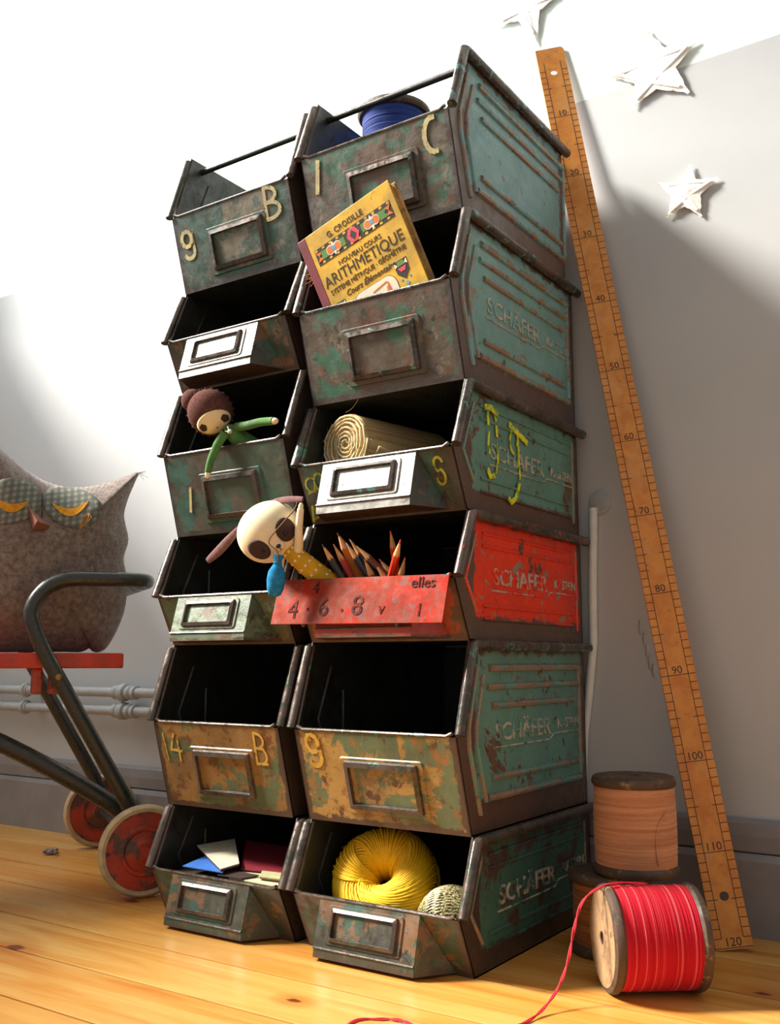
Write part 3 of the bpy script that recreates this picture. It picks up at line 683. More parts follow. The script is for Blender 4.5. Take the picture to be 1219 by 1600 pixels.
spool('blue', 'tall bobbin of blue thread standing in the top right bin', (-0.6735, 1.005, 0.8202), (0, 0, 1), 0.049, 0.216, 0.042, M_blue, 90, seed=5)

# ------------------------------------------------------------------ arithmetic book
M_cover = paint('yellow book cover', srgb(240, 190, 44), [(20, 0.58, 0.72, srgb(226, 164, 40)), (70, 0.62, 0.72, srgb(206, 156, 60))], 71, rough=0.6, bump=0.1)
M_pages = paint('aged page edges', srgb(206, 164, 100), [(90, 0.5, 0.65, srgb(160, 112, 58))], 72, rough=0.8)
M_spine = plain('maroon book spine', srgb(122, 44, 52), 0.6, var=0.08)
K = lambda n, r, g, b: plain(n, srgb(r, g, b), 0.65, var=0.04)
M_bk, M_bgreen, M_borange, M_bpink, M_bcream, M_bblue, M_bred, M_skin = K('cover black', 52, 40, 30), K('cover green', 96, 138, 62), K('cover orange', 226, 118, 40), K('cover pink', 222, 76, 96), K('cover cream', 246, 230, 206), K('cover blue', 96, 160, 196), K('cover red', 198, 48, 34), K('cover skin', 232, 140, 84)
def u_of(a, b): return (V(b)-V(a)).normalized()
B_tl = V((-0.7147, 0.8544, 0.8071)); B_tr = V((-0.577, 0.8439, 0.8441))
bn = V((0, -1, -0.283)).normalized(); bx = u_of(B_tl, B_tr); bx = (bx - bn*bx.dot(bn)).normalized(); by = bn.cross(bx).normalized()
BW = (B_tr - B_tl).length; B_tl = B_tl - bn*0.0032; BH = 0.200; BT = 0.0165
book = thing('arithmetic_book', 'worn yellow arithmetic book with maroon spine leaning in a bin', 'book', B_tl - by*BH)
def bp(u, v, q=0.0): return B_tl + bx*u - by*v + bn*q
def bbox(mb, u0, u1, v0, v1, q0, q1): mb.prism([bp(u0, v0, q0), bp(u1, v0, q0), bp(u1, v1, q0), bp(u0, v1, q0)], bn*(q1-q0)); return mb
cov = bbox(MB(), 0.010, BW, 0, BH, -0.0014, 0).build('front_cover', M_cover, book, bevel=0.0008)
bbox(MB(), 0.010, BW, 0, BH, -BT, -BT+0.0014).build('back_cover', M_cover, book, bevel=0.0008)
bbox(MB(), 0.0, 0.0125, 0, BH, -BT-0.0003, 0.0003).build('spine', M_spine, book, bevel=0.001)
pg = MB(); rnd = random.Random(3)
for k in range(9):
    q = -0.0018 - k*0.00145; bbox(pg, 0.008, BW-0.0015-rnd.uniform(0, 0.002)+(0.004 if k > 5 else 0), 0.002+rnd.uniform(0, 0.002), BH-0.002, q-0.00125, q)
pg.build('page_block', M_pages, book)
fr_ = MB()
for k in range(7):
    a = bp(0.0, 0.045+rnd.uniform(-0.006, 0.006), -0.004); fr_.tube([a, a + V((-rnd.uniform(0.004, 0.012), -0.001, rnd.uniform(-0.008, 0.004)))], 0.0003, 4)
fr_.build('frayed_thread', M_borange, book)
def flat(name, polys, m, q=0.0003):
    for p in polys: MB().prism([bp(a, b, 0.0) for a, b in p], bn*q).build(name, m, cov)
TMx = lambda u, v: frame(bp(u, v, 0.0001) - V(book.location), bx, None, bn)
R_ = lambda u0, u1, v0, v1: [(u0, v0), (u1, v0), (u1, v1), (u0, v1)]
text('author_line', 'G. CROISILLE', 0.0098, M_bk, cov, TMx(0.070, 0.0135), 0.0003, sx=0.98)
# folk border
b0, b1, v0, v1 = 0.018, 0.135, 0.0205, 0.0405
flat('border_band', [R_(b0, b1, v0, v1)], M_bk, 0.0002)
ch = [R_(b0+(i+0.15)*(b1-b0)/21, b0+(i+0.85)*(b1-b0)/21, vv, vv+0.0028) for i in range(21) for vv in ((v0+0.0007, v1-0.0037)[i % 2],)]
flat('border_checks', ch, M_cover, 0.0004)
cc = (v0+v1)/2
circ = lambda u, v, r, n=16: [(u+r*math.cos(2*PI*k/n), v+r*math.sin(2*PI*k/n)) for k in range(n)]
flat('border_leaf', [[(b0+0.004, cc-0.005), (b0+0.024, cc-0.005), (b0+0.019, cc), (b0+0.024, cc+0.005), (b0+0.004, cc+0.005), (b0+0.009, cc)], R_(0.046, 0.063, cc-0.005, cc+0.005), R_(0.089, 0.106, cc-0.005, cc+0.005), [(b1-0.024, cc-0.005), (b1-0.006, cc-0.005), (b1-0.011, cc), (b1-0.006, cc+0.005), (b1-0.024, cc+0.005), (b1-0.019, cc)]], M_bgreen, 0.0004)
flat('border_zigzag', [[(b0+0.0005, cc-0.006), (b0+0.009, cc-0.004), (b0+0.004, cc), (b0+0.009, cc+0.004), (b0+0.0005, cc+0.006), (b0+0.005, cc)], [(b1-0.0005, cc-0.006), (b1-0.009, cc-0.004), (b1-0.004, cc), (b1-0.009, cc+0.004), (b1-0.0005, cc+0.006), (b1-0.005, cc)]], M_borange, 0.0005)
fl_c = []; fl_o = []; fl_b = []
for u in (0.0455, 0.1045):
    fl_c += [circ(u-0.0055, cc, 0.0058), circ(u+0.0055, cc, 0.0058), [(u, cc-0.0085), (u+0.005, cc), (u, cc+0.0085), (u-0.005, cc)]]
    fl_o += [circ(u-0.0062, cc, 0.0045), circ(u+0.0062, cc, 0.0045)]; fl_b += [R_(u-0.0024, u+0.0024, cc-0.0026, cc+0.0026)]
flat('border_flower', fl_c, M_bcream, 0.0006); flat('border_petal', fl_o, M_borange, 0.0007); flat('border_square', fl_b, M_bblue, 0.0008)
flat('border_hexagon', [[(0.076+0.0095*math.cos(2*PI*k/6), cc+0.0095*math.sin(2*PI*k/6)) for k in range(6)]], M_bpink, 0.0006)
flat('border_diamond', [[(0.076, cc-0.006), (0.0805, cc), (0.076, cc+0.006), (0.0715, cc)]], M_bk, 0.0008)
text('title_line', 'NOUVEAU COURS', 0.0078, M_bk, cov, TMx(0.076, 0.0500), 0.0003)
text('title_line', 'ARITHMETIQUE', 0.0185, M_bk, cov, TMx(0.0755, 0.0625), 0.0003, sx=0.93)
text('title_line', 'SYSTÈME MÉTRIQUE · GÉOMÉTRIE', 0.0080, M_bk, cov, TMx(0.0755, 0.0758), 0.0003, sx=0.95)
o_ = text('title_line', 'Cours Élémentaire', 0.0098, M_bk, cov, TMx(0.0745, 0.0862), 0.0003, shear=0.35)
def rrect(u0, u1, v0, v1, r): 
    o = []
    for cx, cy, s0 in ((u1-r, v1-r, 0), (u0+r, v1-r, 90), (u0+r, v0+r, 180), (u1-r, v0+r, 270)): o += [(cx+r*math.cos(math.radians(s0+15*i)), cy+r*math.sin(math.radians(s0+15*i))) for i in range(7)]
    return o
flat('vignette_rim', [rrect(0.0435, 0.1065, 0.0935, 0.16, 0.012)], M_bk, 0.00025)
flat('vignette', [rrect(0.0440, 0.1060, 0.0940, 0.16, 0.012)], M_bcream, 0.0004)
flat('vignette_hair', [circ(0.069, 0.115, 0.0085)], M_bk, 0.0006); flat('vignette_collar', [circ(0.0668, 0.1138, 0.0058)], M_bblue, 0.0007)
flat('vignette_face', [circ(0.0745, 0.1195, 0.0052)], M_skin, 0.0008)
flat('vignette_dress', [[(0.078, 0.122), (0.086, 0.112), (0.091, 0.114), (0.089, 0.126), (0.081, 0.130)]], M_bred, 0.0008)
flat('vignette_arm', [[(0.0885, 0.116), (0.0915, 0.104), (0.094, 0.104), (0.0925, 0.117)]], M_skin, 0.0008)
flat('vignette_pole', [[(0.0935, 0.099), (0.0955, 0.1), (0.0975, 0.128), (0.0955, 0.128)], [(0.072, 0.1015), (0.0935, 0.0985), (0.0935, 0.0998), (0.072, 0.1028)]], M_borange, 0.0007)
for u, v in ((0.1185, 0.094), (0.0235, 0.0975)):
    flat('crest_ground', [[(u-0.0095, v-0.008), (u+0.0095, v-0.008), (u+0.0085, v+0.006), (u, v+0.0145), (u-0.0085, v+0.006)]], M_bk, 0.0003)
    flat('crest_green', [[(u-0.004, v-0.007), (u+0.004, v-0.007), (u+0.006, v-0.0015), (u-0.006, v-0.0015)]], M_bgreen, 0.0005)
    flat('crest_white', [[(u-0.0088, v-0.007), (u-0.0048, v-0.003), (u-0.0088, v-0.001)], [(u+0.0088, v-0.007), (u+0.0048, v-0.003), (u+0.0088, v-0.001)]], M_bcream, 0.0005)
    flat('crest_pink', [[(u-0.006, v), (u+0.006, v), (u+0.003, v+0.005), (u-0.003, v+0.005)]], M_bpink, 0.0005)
    flat('crest_drop', [[(u, v+0.0165), (u+0.0028, v+0.0195), (u, v+0.0225), (u-0.0028, v+0.0195)], [(u-0.006, v+0.012), (u-0.0045, v+0.0135), (u-0.006, v+0.015), (u-0.0075, v+0.0135)], [(u+0.006, v+0.012), (u+0.0075, v+0.0135), (u+0.006, v+0.015), (u+0.0045, v+0.0135)]], M_bblue, 0.0003)

# ------------------------------------------------------------------ burlap roll
def burlap_mat():
    t = NT('woven burlap'); v = t.vec()
    n = t.noise(v, 60, 4)
    uv = t.sep(t.vec()); 
    w1 = t.n('ShaderNodeTexWave'); w1.wave_type = 'BANDS'; w1.bands_direction = 'X'; t.l(t.vec(rot=(0, 0, math.radians(11))), w1.inputs[0]); w1.inputs['Scale'].default_value = 130; w1.inputs['Distortion'].default_value = 1.5
    w2 = t.n('ShaderNodeTexWave'); w2.wave_type = 'BANDS'; w2.bands_direction = 'Y'; t.l(t.vec(rot=(0, 0, math.radians(11))), w2.inputs[0]); w2.inputs['Scale'].default_value = 130; w2.inputs['Distortion'].default_value = 1.5
    wv = t.math('MULTIPLY', w1.outputs['Fac'], w2.outputs['Fac'])
    c = t.mix(t.ramp(wv, 0.0, 0.5), srgb(188, 152, 98), srgb(226, 196, 142)); c = t.mix(t.ramp(n, 0.4, 0.7, 0, 0.4), c, srgb(190, 154, 100))
    t.bump(wv, 0.3, 0.001)
    return t.out(c, 0.85, 0, 0.15)
M_burlap = burlap_mat(); M_burlap_end = paint('frayed burlap ends', srgb(236, 214, 164), [(160, 0.54, 0.64, srgb(178, 144, 92))], 81, rough=0.9, bump=0.6)
az = V((math.sin(math.radians(11)), math.cos(math.radians(11)), 0)); RCn = V((-0.683, 0.912, 0.5125)); RR = 0.0380
zbot = zR[3] + 0.0016; RCn.z = zbot + RR + 0.024
RCn = V((-0.6815, 0.912, 0.5690))
roll = thing('burlap_roll', 'roll of tan burlap webbing lying in a bin', 'roll', V((RCn.x, RCn.y, zbot)))
e1 = V((az.y, -az.x, 0)); e2 = V((0, 0, 1))
turns = 7; spts = []
for i in range(turns*24+1):
    w = 2*PI*i/24; r = 0.003 + (RR-0.003)*i/(turns*24); r *= 1 + 0.035*math.sin(2*w+i*0.05); spts.append((w, r))
mb = MB(); vs = []; fs = []; Lr = 0.150; rnd = random.Random(9)
for w, r in spts:
    jit = rnd.uniform(-0.0012, 0.0012)
    for k in range(4): vs.append(RCn + az*(Lr*k/3 + (jit if k == 0 else 0)) + e1*(r*math.cos(w)) + e2*(r*math.sin(w)))
for i in range(len(spts)-1):
    for k in range(3): fs.append((i*4+k, (i+1)*4+k, (i+1)*4+k+1, i*4+k+1))
mb.add(vs, fs); ro = mb.build('wound_webbing', M_burlap, roll, smooth='all')
so = ro.modifiers.new('thick', 'SOLIDIFY'); so.thickness = 0.0022; so.offset = 0
mb = MB(); tl_ = [RCn + az*0.0004 + e1*(r*math.cos(w)) + e2*(r*math.sin(w)) + az*rnd.uniform(-0.0015, 0.0012) for w, r in spts]
mb.tube(tl_, 0.00165, 5); mb.build('selvedge_edge', M_burlap_end, roll, smooth='all')
MB().lathe([(RR-0.002, 0.003), (RR-0.002, Lr-0.002)], RCn, az, 32).build('inner_layers', M_burlap, roll, smooth=True)
vs = []; fs = []
for i in range(9):
    u = i/8; base = RCn + e1*(RR*math.cos(-0.9-u*0.5)) + e2*(RR*math.sin(-0.9 - u*0.5))
    for k in range(6):
        q = k/5; p = RCn + az*(0.006 + Lr*0.9*q) + e1*(RR + 0.003 + 0.027*u*(0.35+0.65*q)) + e2*(-0.024 + 0.012*u*u + 0.004*math.sin(q*7+u*3))
        vs.append(p)
for i in range(8):
    for k in range(5): fs.append((i*6+k, (i+1)*6+k, (i+1)*6+k+1, i*6+k+1))
tl2 = MB().add(vs, fs).build('loose_flap', M_burlap, roll, smooth='all'); so = tl2.modifiers.new('thick', 'SOLIDIFY'); so.thickness = 0.0018
edge_pts = [vs[8*6+k] for k in range(6)]
MB().tube(spline(edge_pts, 5), 0.0016, 5).build('frayed_edge', M_burlap_end, roll, smooth='all')
fz = MB()
for k in range(60):
    w = rnd.uniform(0, 2*PI); r = rnd.uniform(0.4, 1.0)*RR; p = RCn + e1*(r*math.cos(w)) + e2*(r*math.sin(w))
    fz.tube([p, p - az*rnd.uniform(0.002, 0.005) + V((rnd.uniform(-1, 1), 0, rnd.uniform(-1, 1)))*0.004], 0.00022, 3)
p = RCn + e2*RR; fz.tube(spline([p, p + V((0.012, -0.004, 0.002)), p + V((0.022, -0.006, 0.010)), p + V((0.026, -0.006, 0.018))], 4), 0.0003, 3)
tag(fz.build('burlap_fibres', M_burlap_end, roll), kind='stuff')
# two offcuts of webbing below carry the roll
cr = thing('burlap_offcut', 'folded burlap offcut lying under the burlap roll', 'fabric', V((-0.69, 0.99, zbot)))
for k in range(6):
    z0 = zbot + 0.0004 + k*0.0086
    MB().box((-0.712+k*0.002, 0.912, z0), (-0.600-k*0.003, 1.07, z0+0.0080)).build('fold', M_burlap, cr, bevel=0.003)

# ------------------------------------------------------------------ pencils
M_pwood = plain('sharpened pencil wood', srgb(232, 168, 108), 0.7, var=0.08)
def pencil(a, b, col, lead, label, r=0.0036, L=0.115, rot=0.0, blunt=0.35):
    a = V(a); b = V(b); d = (a - b).normalized(); e0 = a - d*L
    root = thing('coloured_pencil', label, 'pencil', e0, 'coloured pencils in the orange bin')
    mcol = plain('pencil lacquer', srgb(*col), 0.35, var=0.05, scale=30); mlead = plain('pencil lead', srgb(*lead), 0.5, var=0.05)
    up = d.orthogonal().normalized(); sd = d.cross(up)
    def ring(h, rr, n=6, off=0.0): return [e0 + d*h + up*(rr*math.cos(2*PI*k/n+rot)) + sd*(rr*math.sin(2*PI*k/n+rot)) for k in range(n)]
    hb = L - 0.021; mb = MB()
    vs = ring(0, r) + ring(hb, r); n = 6
    scal = [e0 + d*(hb + (0.0026 if k % 2 else -0.0006)) + up*(r*1.005*math.cos(PI*k/n+rot)*(1 if k % 2 == 0 else 0.88)) + sd*(r*1.005*math.sin(PI*k/n+rot)*(1 if k % 2 == 0 else 0.88)) for k in range(12)]
    mb.add(ring(0, r, 6), [tuple(range(6))[::-1]]); 
    vs = [e0 + up*(r*math.cos(PI*k/n+rot)*(1 if k % 2 == 0 else 0.88)) + sd*(r*math.sin(PI*k/n+rot)*(1 if k % 2 == 0 else 0.88)) for k in range(12)]
    mb.add(vs + scal, [(k, (k+1) % 12, 12+(k+1) % 12, 12+k) for k in range(12)])
    mb.build('shaft', mcol, root)
    tip = L - 0.005; wv = [e0 + d*tip + up*(0.0012*math.cos(PI*k/n+rot)) + sd*(0.0012*math.sin(PI*k/n+rot)) for k in range(12)]
    MB().add(scal + wv, [(k, (k+1) % 12, 12+(k+1) % 12, 12+k) for k in range(12)]).build('wood_cone', M_pwood, root)
    MB().lathe([(0.0012, 0), (0.0011*blunt+0.0003, 0.005*0.8), (0.0002, 0.005)], e0 + d*tip, d, 10).build('lead', mlead, root, smooth=True)
P_ = [((-0.6884, 0.8777, 0.4460), (-0.6734, 0.8947, 0.4098), (58, 56, 52), (90, 92, 104), 'dark grey pencil, leftmost of the bundle in the orange bin'),
      ((-0.6808, 0.8894, 0.4466), (-0.6684, 0.9065, 0.4104), (206, 70, 68), (226, 150, 130), 'rose red pencil second from left in the bundle'),
      ((-0.6807, 0.8964, 0.4607), (-0.6653, 0.9197, 0.4112), (220, 130, 58), (120, 70, 40), 'thick ochre pencil standing tallest in the bundle'),
      ((-0.6645, 0.8921, 0.4473), (-0.6465, 0.9099, 0.4096), (56, 58, 62), (190, 180, 206), 'charcoal pencil with lilac lead in the bundle'),
      ((-0.6669, 0.9015, 0.4528), (-0.6478, 0.9181, 0.4176), (64, 62, 58), (226, 196, 150), 'dark pencil with pale lead behind the charcoal one'),
      ((-0.6515, 0.8942, 0.4429), (-0.6299, 0.9053, 0.4193), (128, 74, 60), (206, 160, 100), 'brown red pencil at the right slope of the bundle'),
      ((-0.6374, 0.8896, 0.4271), (-0.6335, 0.8979, 0.4095), (92, 58, 46), (206, 140, 80), 'dark brown pencil low at the front of the bundle'),
      ((-0.6243, 0.8922, 0.4215), (-0.6181, 0.8982, 0.4088), (110, 66, 60), (104, 70, 66), 'purple tipped pencil lowest at the right of the bundle'),
      ((-0.6334, 0.9128, 0.4289), (-0.6214, 0.9210, 0.4113), (246, 70, 26), (240, 96, 60), 'vermilion pencil leaning far left in the orange group'),
      ((-0.6159, 0.9103, 0.4596), (-0.6183, 0.9204, 0.4382), (250, 76, 24), (244, 130, 50), 'red orange pencil standing highest in the orange group'),
      ((-0.5756, 0.8704, 0.4425), (-0.5982, 0.8867, 0.4077), (246, 58, 26), (226, 70, 44), 'bright red pencil crossing in front of the orange group'),
      ((-0.5756, 0.8791, 0.4240), (-0.5858, 0.8870, 0.4071), (246, 140, 60), (240, 120, 56), 'light orange pencil at the right of the orange group')]
for i, (a, b, col, lead, lb) in enumerate(P_):
    a = V(a); b = V(b); L = 0.06; d = (a-b).normalized(); zf = sum(R_H[:2]) + 0.0044
    L = (a.z - zf)/d.z
    pencil(a, b, col, lead, lb, r=0.0040 if i != 2 else 0.0056, L=L, rot=i*0.7)

# ------------------------------------------------------------------ yarn balls
def yarn_ball(label, c, R, r, zs, m, m_in, normal, wraps, yr, loc, hole=True):
    root = thing('yarn_ball', label, 'yarn', loc)
    nz = V(normal).normalized(); ux = nz.orthogonal().normalized(); uy = nz.cross(ux); c = V(c)
    Mx = Matrix(((ux.x, uy.x, nz.x), (ux.y, uy.y, nz.y), (ux.z, uy.z, nz.z)))
    mb = MB(); seg, rg = 48, 20; vs = []; fs = []
    for i in range(seg):
        for k in range(rg):
            A, B = 2*PI*i/seg, 2*PI*k/rg
            rr = R + (r-yr)*math.cos(B); vs.append(c + Mx @ V((rr*math.cos(A), rr*math.sin(A), (r-yr)*zs*math.sin(B))))
    for i in range(seg):
        for k in range(rg): fs.append((i*rg+k, ((i+1) % seg)*rg+k, ((i+1) % seg)*rg+(k+1) % rg, i*rg+(k+1) % rg))
    mb.add(vs, fs).build('inner_yarn', m_in, root, smooth='all')
    rnd = random.Random(11)
    for lay, (kk, dr, cnt, A0, span) in enumerate(((1.05, 0.0, wraps, 0.0, 2*PI), (1.35, yr*0.9, int(wraps*0.40), 0.4, 2.3), (0.25, yr*1.2, int(wraps*0.30), 3.1, 1.7), (-0.5, yr*1.4, int(wraps*0.2), 5.0, 1.0))):
        pts = []; n = 30; tot = cnt*n
        for i in range(tot+1):
            B = 2*PI*i/n; A = A0 + span*i/tot + kk*math.cos(B) + 0.05*math.sin(i*0.013+lay)
            q = r + dr + rnd.uniform(-1, 1)*yr*0.15 + yr*0.5*math.sin(i*0.11)
            rr = R + q*math.cos(B); pts.append(c + Mx @ V((rr*math.cos(A), rr*math.sin(A), q*zs*math.sin(B))))
        MB().tube(pts, yr, 5, cap=True).build('yarn_strand', m, root, smooth='all')
    return root
M_yel = plain('yellow cotton yarn', srgb(246, 196, 20), 0.6, var=0.03, scale=200); M_yel_in = plain('yellow yarn inside', srgb(226, 168, 18), 0.8, var=0.04)
M_gold = paint('gold and black metallic yarn', srgb(196, 184, 130), [(420, 0.5, 0.56, srgb(70, 60, 36)), (300, 0.6, 0.66, srgb(240, 234, 200))], 91, rough=0.35, metal=0.3)
zb6 = 0.0016
yarn_ball('ball of thick yellow yarn with a hollow middle in floor bin', (-0.655, 0.958, 0.0655), 0.0355, 0.0240, 1.30, M_yel, M_yel_in, (0.20, -0.76, 0.62), 84, 0.0015, (-0.652, 0.955, zb6))
def gold_ball(c, R):
    root = thing('yarn_ball', 'small gold and black metallic yarn ball beside the yellow yarn', 'yarn', (c[0], c[1], zb6))
    c = V(c); MB().ball(c, R-0.0012, 28, 18).build('inner_yarn', M_gold, root, smooth='all')
    rnd = random.Random(5)
    for lay in range(7):
        ax = V((rnd.uniform(-1, 1), rnd.uniform(-1, 1), rnd.uniform(-1, 1))).normalized(); a = ax.orthogonal().normalized(); b = ax.cross(a); pts = []
        n = 36; cnt = 15
        for i in range(cnt*n+1):
            w = 2*PI*i/n; h = -0.62 + 1.24*i/(cnt*n); q = R + lay*0.00022
            pts.append(c + ax*(q*h) + (a*math.cos(w) + b*math.sin(w))*(q*math.sqrt(1-h*h)))
        MB().tube(pts, 0.0010, 4).build('yarn_strand', M_gold, root, smooth='all')
gold_ball((-0.5535, 0.934, 0.0408), 0.0362)

# ------------------------------------------------------------------ coloured cards in the lower left bin
def card(name, pts, z, col, label, th=0.0012, dz=(0, 0, 0, 0), grp='coloured cards in the lower left bin', core=None):
    mc = plain('card face', srgb(*col), 0.7, var=0.04, scale=80); c = V((sum(p[0] for p in pts)/len(pts), sum(p[1] for p in pts)/len(pts), z))
    root = thing('sample_card', label, 'card', c, grp)
    vs = [V((x, y, z + dz[i % len(dz)])) for i, (x, y) in enumerate(pts)]
    MB().prism(vs, (0, 0, th)).build('card_face', mc, root)
    if core: MB().prism([v - V((0, 0, th*1.6)) for v in vs], (0, 0, th*1.5)).build('card_backing', plain('card backing', srgb(*core), 0.8), root)
    return root
card('b', [(-0.904, 0.886), (-0.838, 0.886), (-0.872, 0.944), (-0.91, 0.932)], 0.0668, (64, 124, 214), 'blue card sticking out at the left under the cream one', dz=(0.0, 0.0, 0.003, 0.004))
card('c', [(-0.841, 0.886), (-0.8375, 0.914), (-0.918, 0.992), (-0.9405, 0.946)], 0.0672, (234, 222, 196), 'cream card lying over the blue card', dz=(0.003, 0.005, 0.0145, 0.011), core=(84, 50, 44))
card('m', [(-0.837, 0.916), (-0.770, 0.930), (-0.775, 1.04), (-0.915, 1.01)], 0.0655, (140, 30, 46), 'dark maroon card at the back of the card bin', dz=(0.0, 0.0, 0.004, 0.012))
card('g', [(-0.829, 0.8875), (-0.758, 0.8885), (-0.752, 0.930), (-0.80, 0.950), (-0.838, 0.928)], 0.0605, (216, 220, 168), 'pale green card lying flat at the front right of its bin', dz=(0.001, 0.0, 0.0, 0.003, 0.002))
card('s', [(-0.790, 0.897), (-0.757, 0.9), (-0.755, 0.928), (-0.808, 0.922)], 0.0660, (190, 186, 138), 'small sage green card stacked on the pale green card', core=(112, 76, 56))
card('k', [(-0.846, 0.886), (-0.808, 0.886), (-0.80, 0.908), (-0.85, 0.91)], 0.0632, (66, 44, 40), 'dark brown card wedged between the cream and pale green cards', dz=(0.0, 0.0, 0.001, 0.001))
# a stack of plain cards underneath fills the bin to where the coloured ones lie
und = thing('card_stack', 'thick stack of dark cards at the bottom of the card bin', 'card', (-0.84, 0.98, zb6))
rnd = random.Random(21); mdk = plain('dark card', srgb(72, 58, 52), 0.85)
for k in range(14):
    z0 = zb6 + 0.0003 + k*0.0040; j = rnd.uniform(-0.003, 0.003)
    yf = 0.909 - 0.0195*(k/13.0)
    MB().box((-0.925+j, yf, z0), (-0.755+j, 1.08+j, z0+0.0037)).build('card_sheet', mdk, und)

# ------------------------------------------------------------------ green doll
M_hair = plain('brown felt hair', srgb(96, 62, 54), 0.95, var=0.12, scale=300, spec=0.1)
M_face = plain('cream doll cloth', srgb(240, 214, 168), 0.85, var=0.02)
M_dress = paint('green dotted doll dress', srgb(78, 124, 58), [(190, 0.66, 0.70, srgb(170, 196, 130)), (40, 0.5, 0.7, srgb(64, 108, 54))], 101, rough=0.85, bump=0.2)
M_eye = plain('dark brown felt eye', srgb(58, 36, 30), 0.8)
def axes(n, up):
    n = V(n).normalized(); up = V(up); x = up.cross(n).normalized(); y = n.cross(x).normalized()
    return Matrix(((x.x, y.x, n.x), (x.y, y.y, n.y), (x.z, y.z, n.z)))      # columns right, up, forward
def patch(mb, c, Mx, r, a, b, ca, cb, rot=0.0, lift=0.0006, n=20, rings=5, shape=None):
    """disc on an ellipsoid of radii r (right, up, forward) around direction (ca, cb)"""
    vs = []; fs = []
    def pt(x, y, l):
        z2 = 1 - (x/r[0])**2 - (y/r[1])**2; z = r[2]*math.sqrt(max(z2, 0.0)); 
        nn = V((x/r[0]**2, y/r[1]**2, max(z, 1e-5)/r[2]**2)).normalized()
        return c + Mx @ (V((x, y, z)) + nn*l)
    vs.append(pt(ca, cb, lift))
    for i in range(1, rings+2):
        f = min(i, rings)/rings; l = lift if i <= rings else -0.0004
        for k in range(n):
            w = 2*PI*k/n; s = shape(w) if shape else 1.0
            x, y = a*f*s*math.cos(w), b*f*s*math.sin(w)
            vs.append(pt(ca + x*math.cos(rot)-y*math.sin(rot), cb + x*math.sin(rot)+y*math.cos(rot), l))
    for k in range(n): fs.append((0, 1+k, 1+(k+1) % n))
    for i in range(rings):
        for k in range(n): fs.append((1+i*n+k, 1+(i+1)*n+k, 1+(i+1)*n+(k+1) % n, 1+i*n+(k+1) % n))
    mb.add(vs, fs); return mb
doll = thing('cloth_doll', 'cloth doll in green dress with brown hair bun hanging over a bin edge', 'doll', (-0.81, 0.895, zL[3]+0.0016))
viewd = V((0.56, -0.80, -0.20))
hc = V((-0.866, 0.873, 0.6255)); Mh = axes((0.60, -0.70, -0.38), (-0.52, 0.15, 0.84)); hr = (0.029, 0.030, 0.028)
hd = MB().ball(hc, hr, 28, 18, M=Mh).build('head', M_hair, doll, smooth='all')
mb = MB()
for k in range(24):     # stitched seam along the hood
    w = 2*PI*k/24
    mb.ball(hc + Mh @ V((0.0292*math.cos(w), 0.0302*math.sin(w), 0.0)), 0.0016, 6, 5)
mb.build('hood_seam', M_hair, hd, smooth='all')
fcx, fcy = 0.001, -0.0105
MB_ = patch(MB(), hc, Mh, hr, 0.0215, 0.0145, fcx, fcy, 0.0, 0.0009, 28, 7); MB_.build('face', M_face, hd, smooth='all')
pent = lambda w: 0.86 + 0.14*abs(math.cos(2.5*(w-PI/2)))
for s in (-1, 1):
    patch(MB(), hc, Mh, hr, 0.0047, 0.0052, fcx + s*0.0142, fcy-0.001, 0, 0.0014, 20, 3, pent).build('eye', M_eye, hd, smooth='all')
M_stitch = plain('red stitch', srgb(150, 52, 44), 0.8)
patch(MB(), hc, Mh, hr, 0.0012, 0.0006, fcx+0.001, fcy-0.0075, 0, 0.0014, 8, 2).build('mouth', M_stitch, hd)
bunc = hc + V((-0.021, -0.012, 0.016)); MB().ball(bunc, (0.0145, 0.0135, 0.0145), 20, 14).build('hair_bun', M_hair, hd, smooth='all')
nk = V((-0.8395, 0.8785, 0.601)); hip = V((-0.800, 0.9150, 0.555))
MB().tube([nk + (nk-hip)*0.06, nk, nk*0.7+hip*0.3, nk*0.35+hip*0.65, hip, hip + V((0.004, 0.012, -0.022)), hip + V((0.006, 0.016, -0.040))], [0.004, 0.0085, 0.0130, 0.0170, 0.0200, 0.0205, 0.017], 18).build('dress', M_dress, doll, smooth=True)
def limb(pts, r0, r1, mat, hand, mh, name='arm'):
    p = spline([V(q) for q in pts], 6); n = len(p)
    a = MB().tube(p, [r0 + (r1-r0)*i/(n-1) for i in range(n)], 12).build(name, mat, doll if mat is M_dress else dog, smooth=True)
    if hand:
        d = (p[-1]-p[-2]).normalized(); MB().tube([p[-1]-d*0.002, p[-1]+d*0.003, p[-1]+d*0.0058, p[-1]+d*0.0075], [r1*0.8, r1*0.8, r1*0.62, r1*0.2], 10).build('hand', mh, a, smooth=True)
    return a
limb([(-0.8365, 0.870, 0.594), (-0.845, 0.866, 0.580), (-0.852, 0.862, 0.560), (-0.8565, 0.862, 0.545)], 0.0060, 0.0042, M_dress, True, M_face)
limb([(-0.8255, 0.879, 0.602), (-0.805, 0.876, 0.6005), (-0.780, 0.872, 0.6005), (-0.757, 0.869, 0.598)], 0.0058, 0.0050, M_dress, True, M_face)
mb = MB(); tc = V((-0.8235, 0.8640, 0.5930))
mb.ball(tc, (0.0040, 0.002, 0.003), 10, 8); mb.tube([tc, tc + V((-0.0065, -0.0005, 0.001))], 0.0009, 5); mb.tube([tc, tc + V((-0.003, -0.0005, 0.0065))], 0.0009, 5)
mb.build('bow_button', plain('pale button', srgb(214, 196, 170), 0.6), doll, smooth='all')
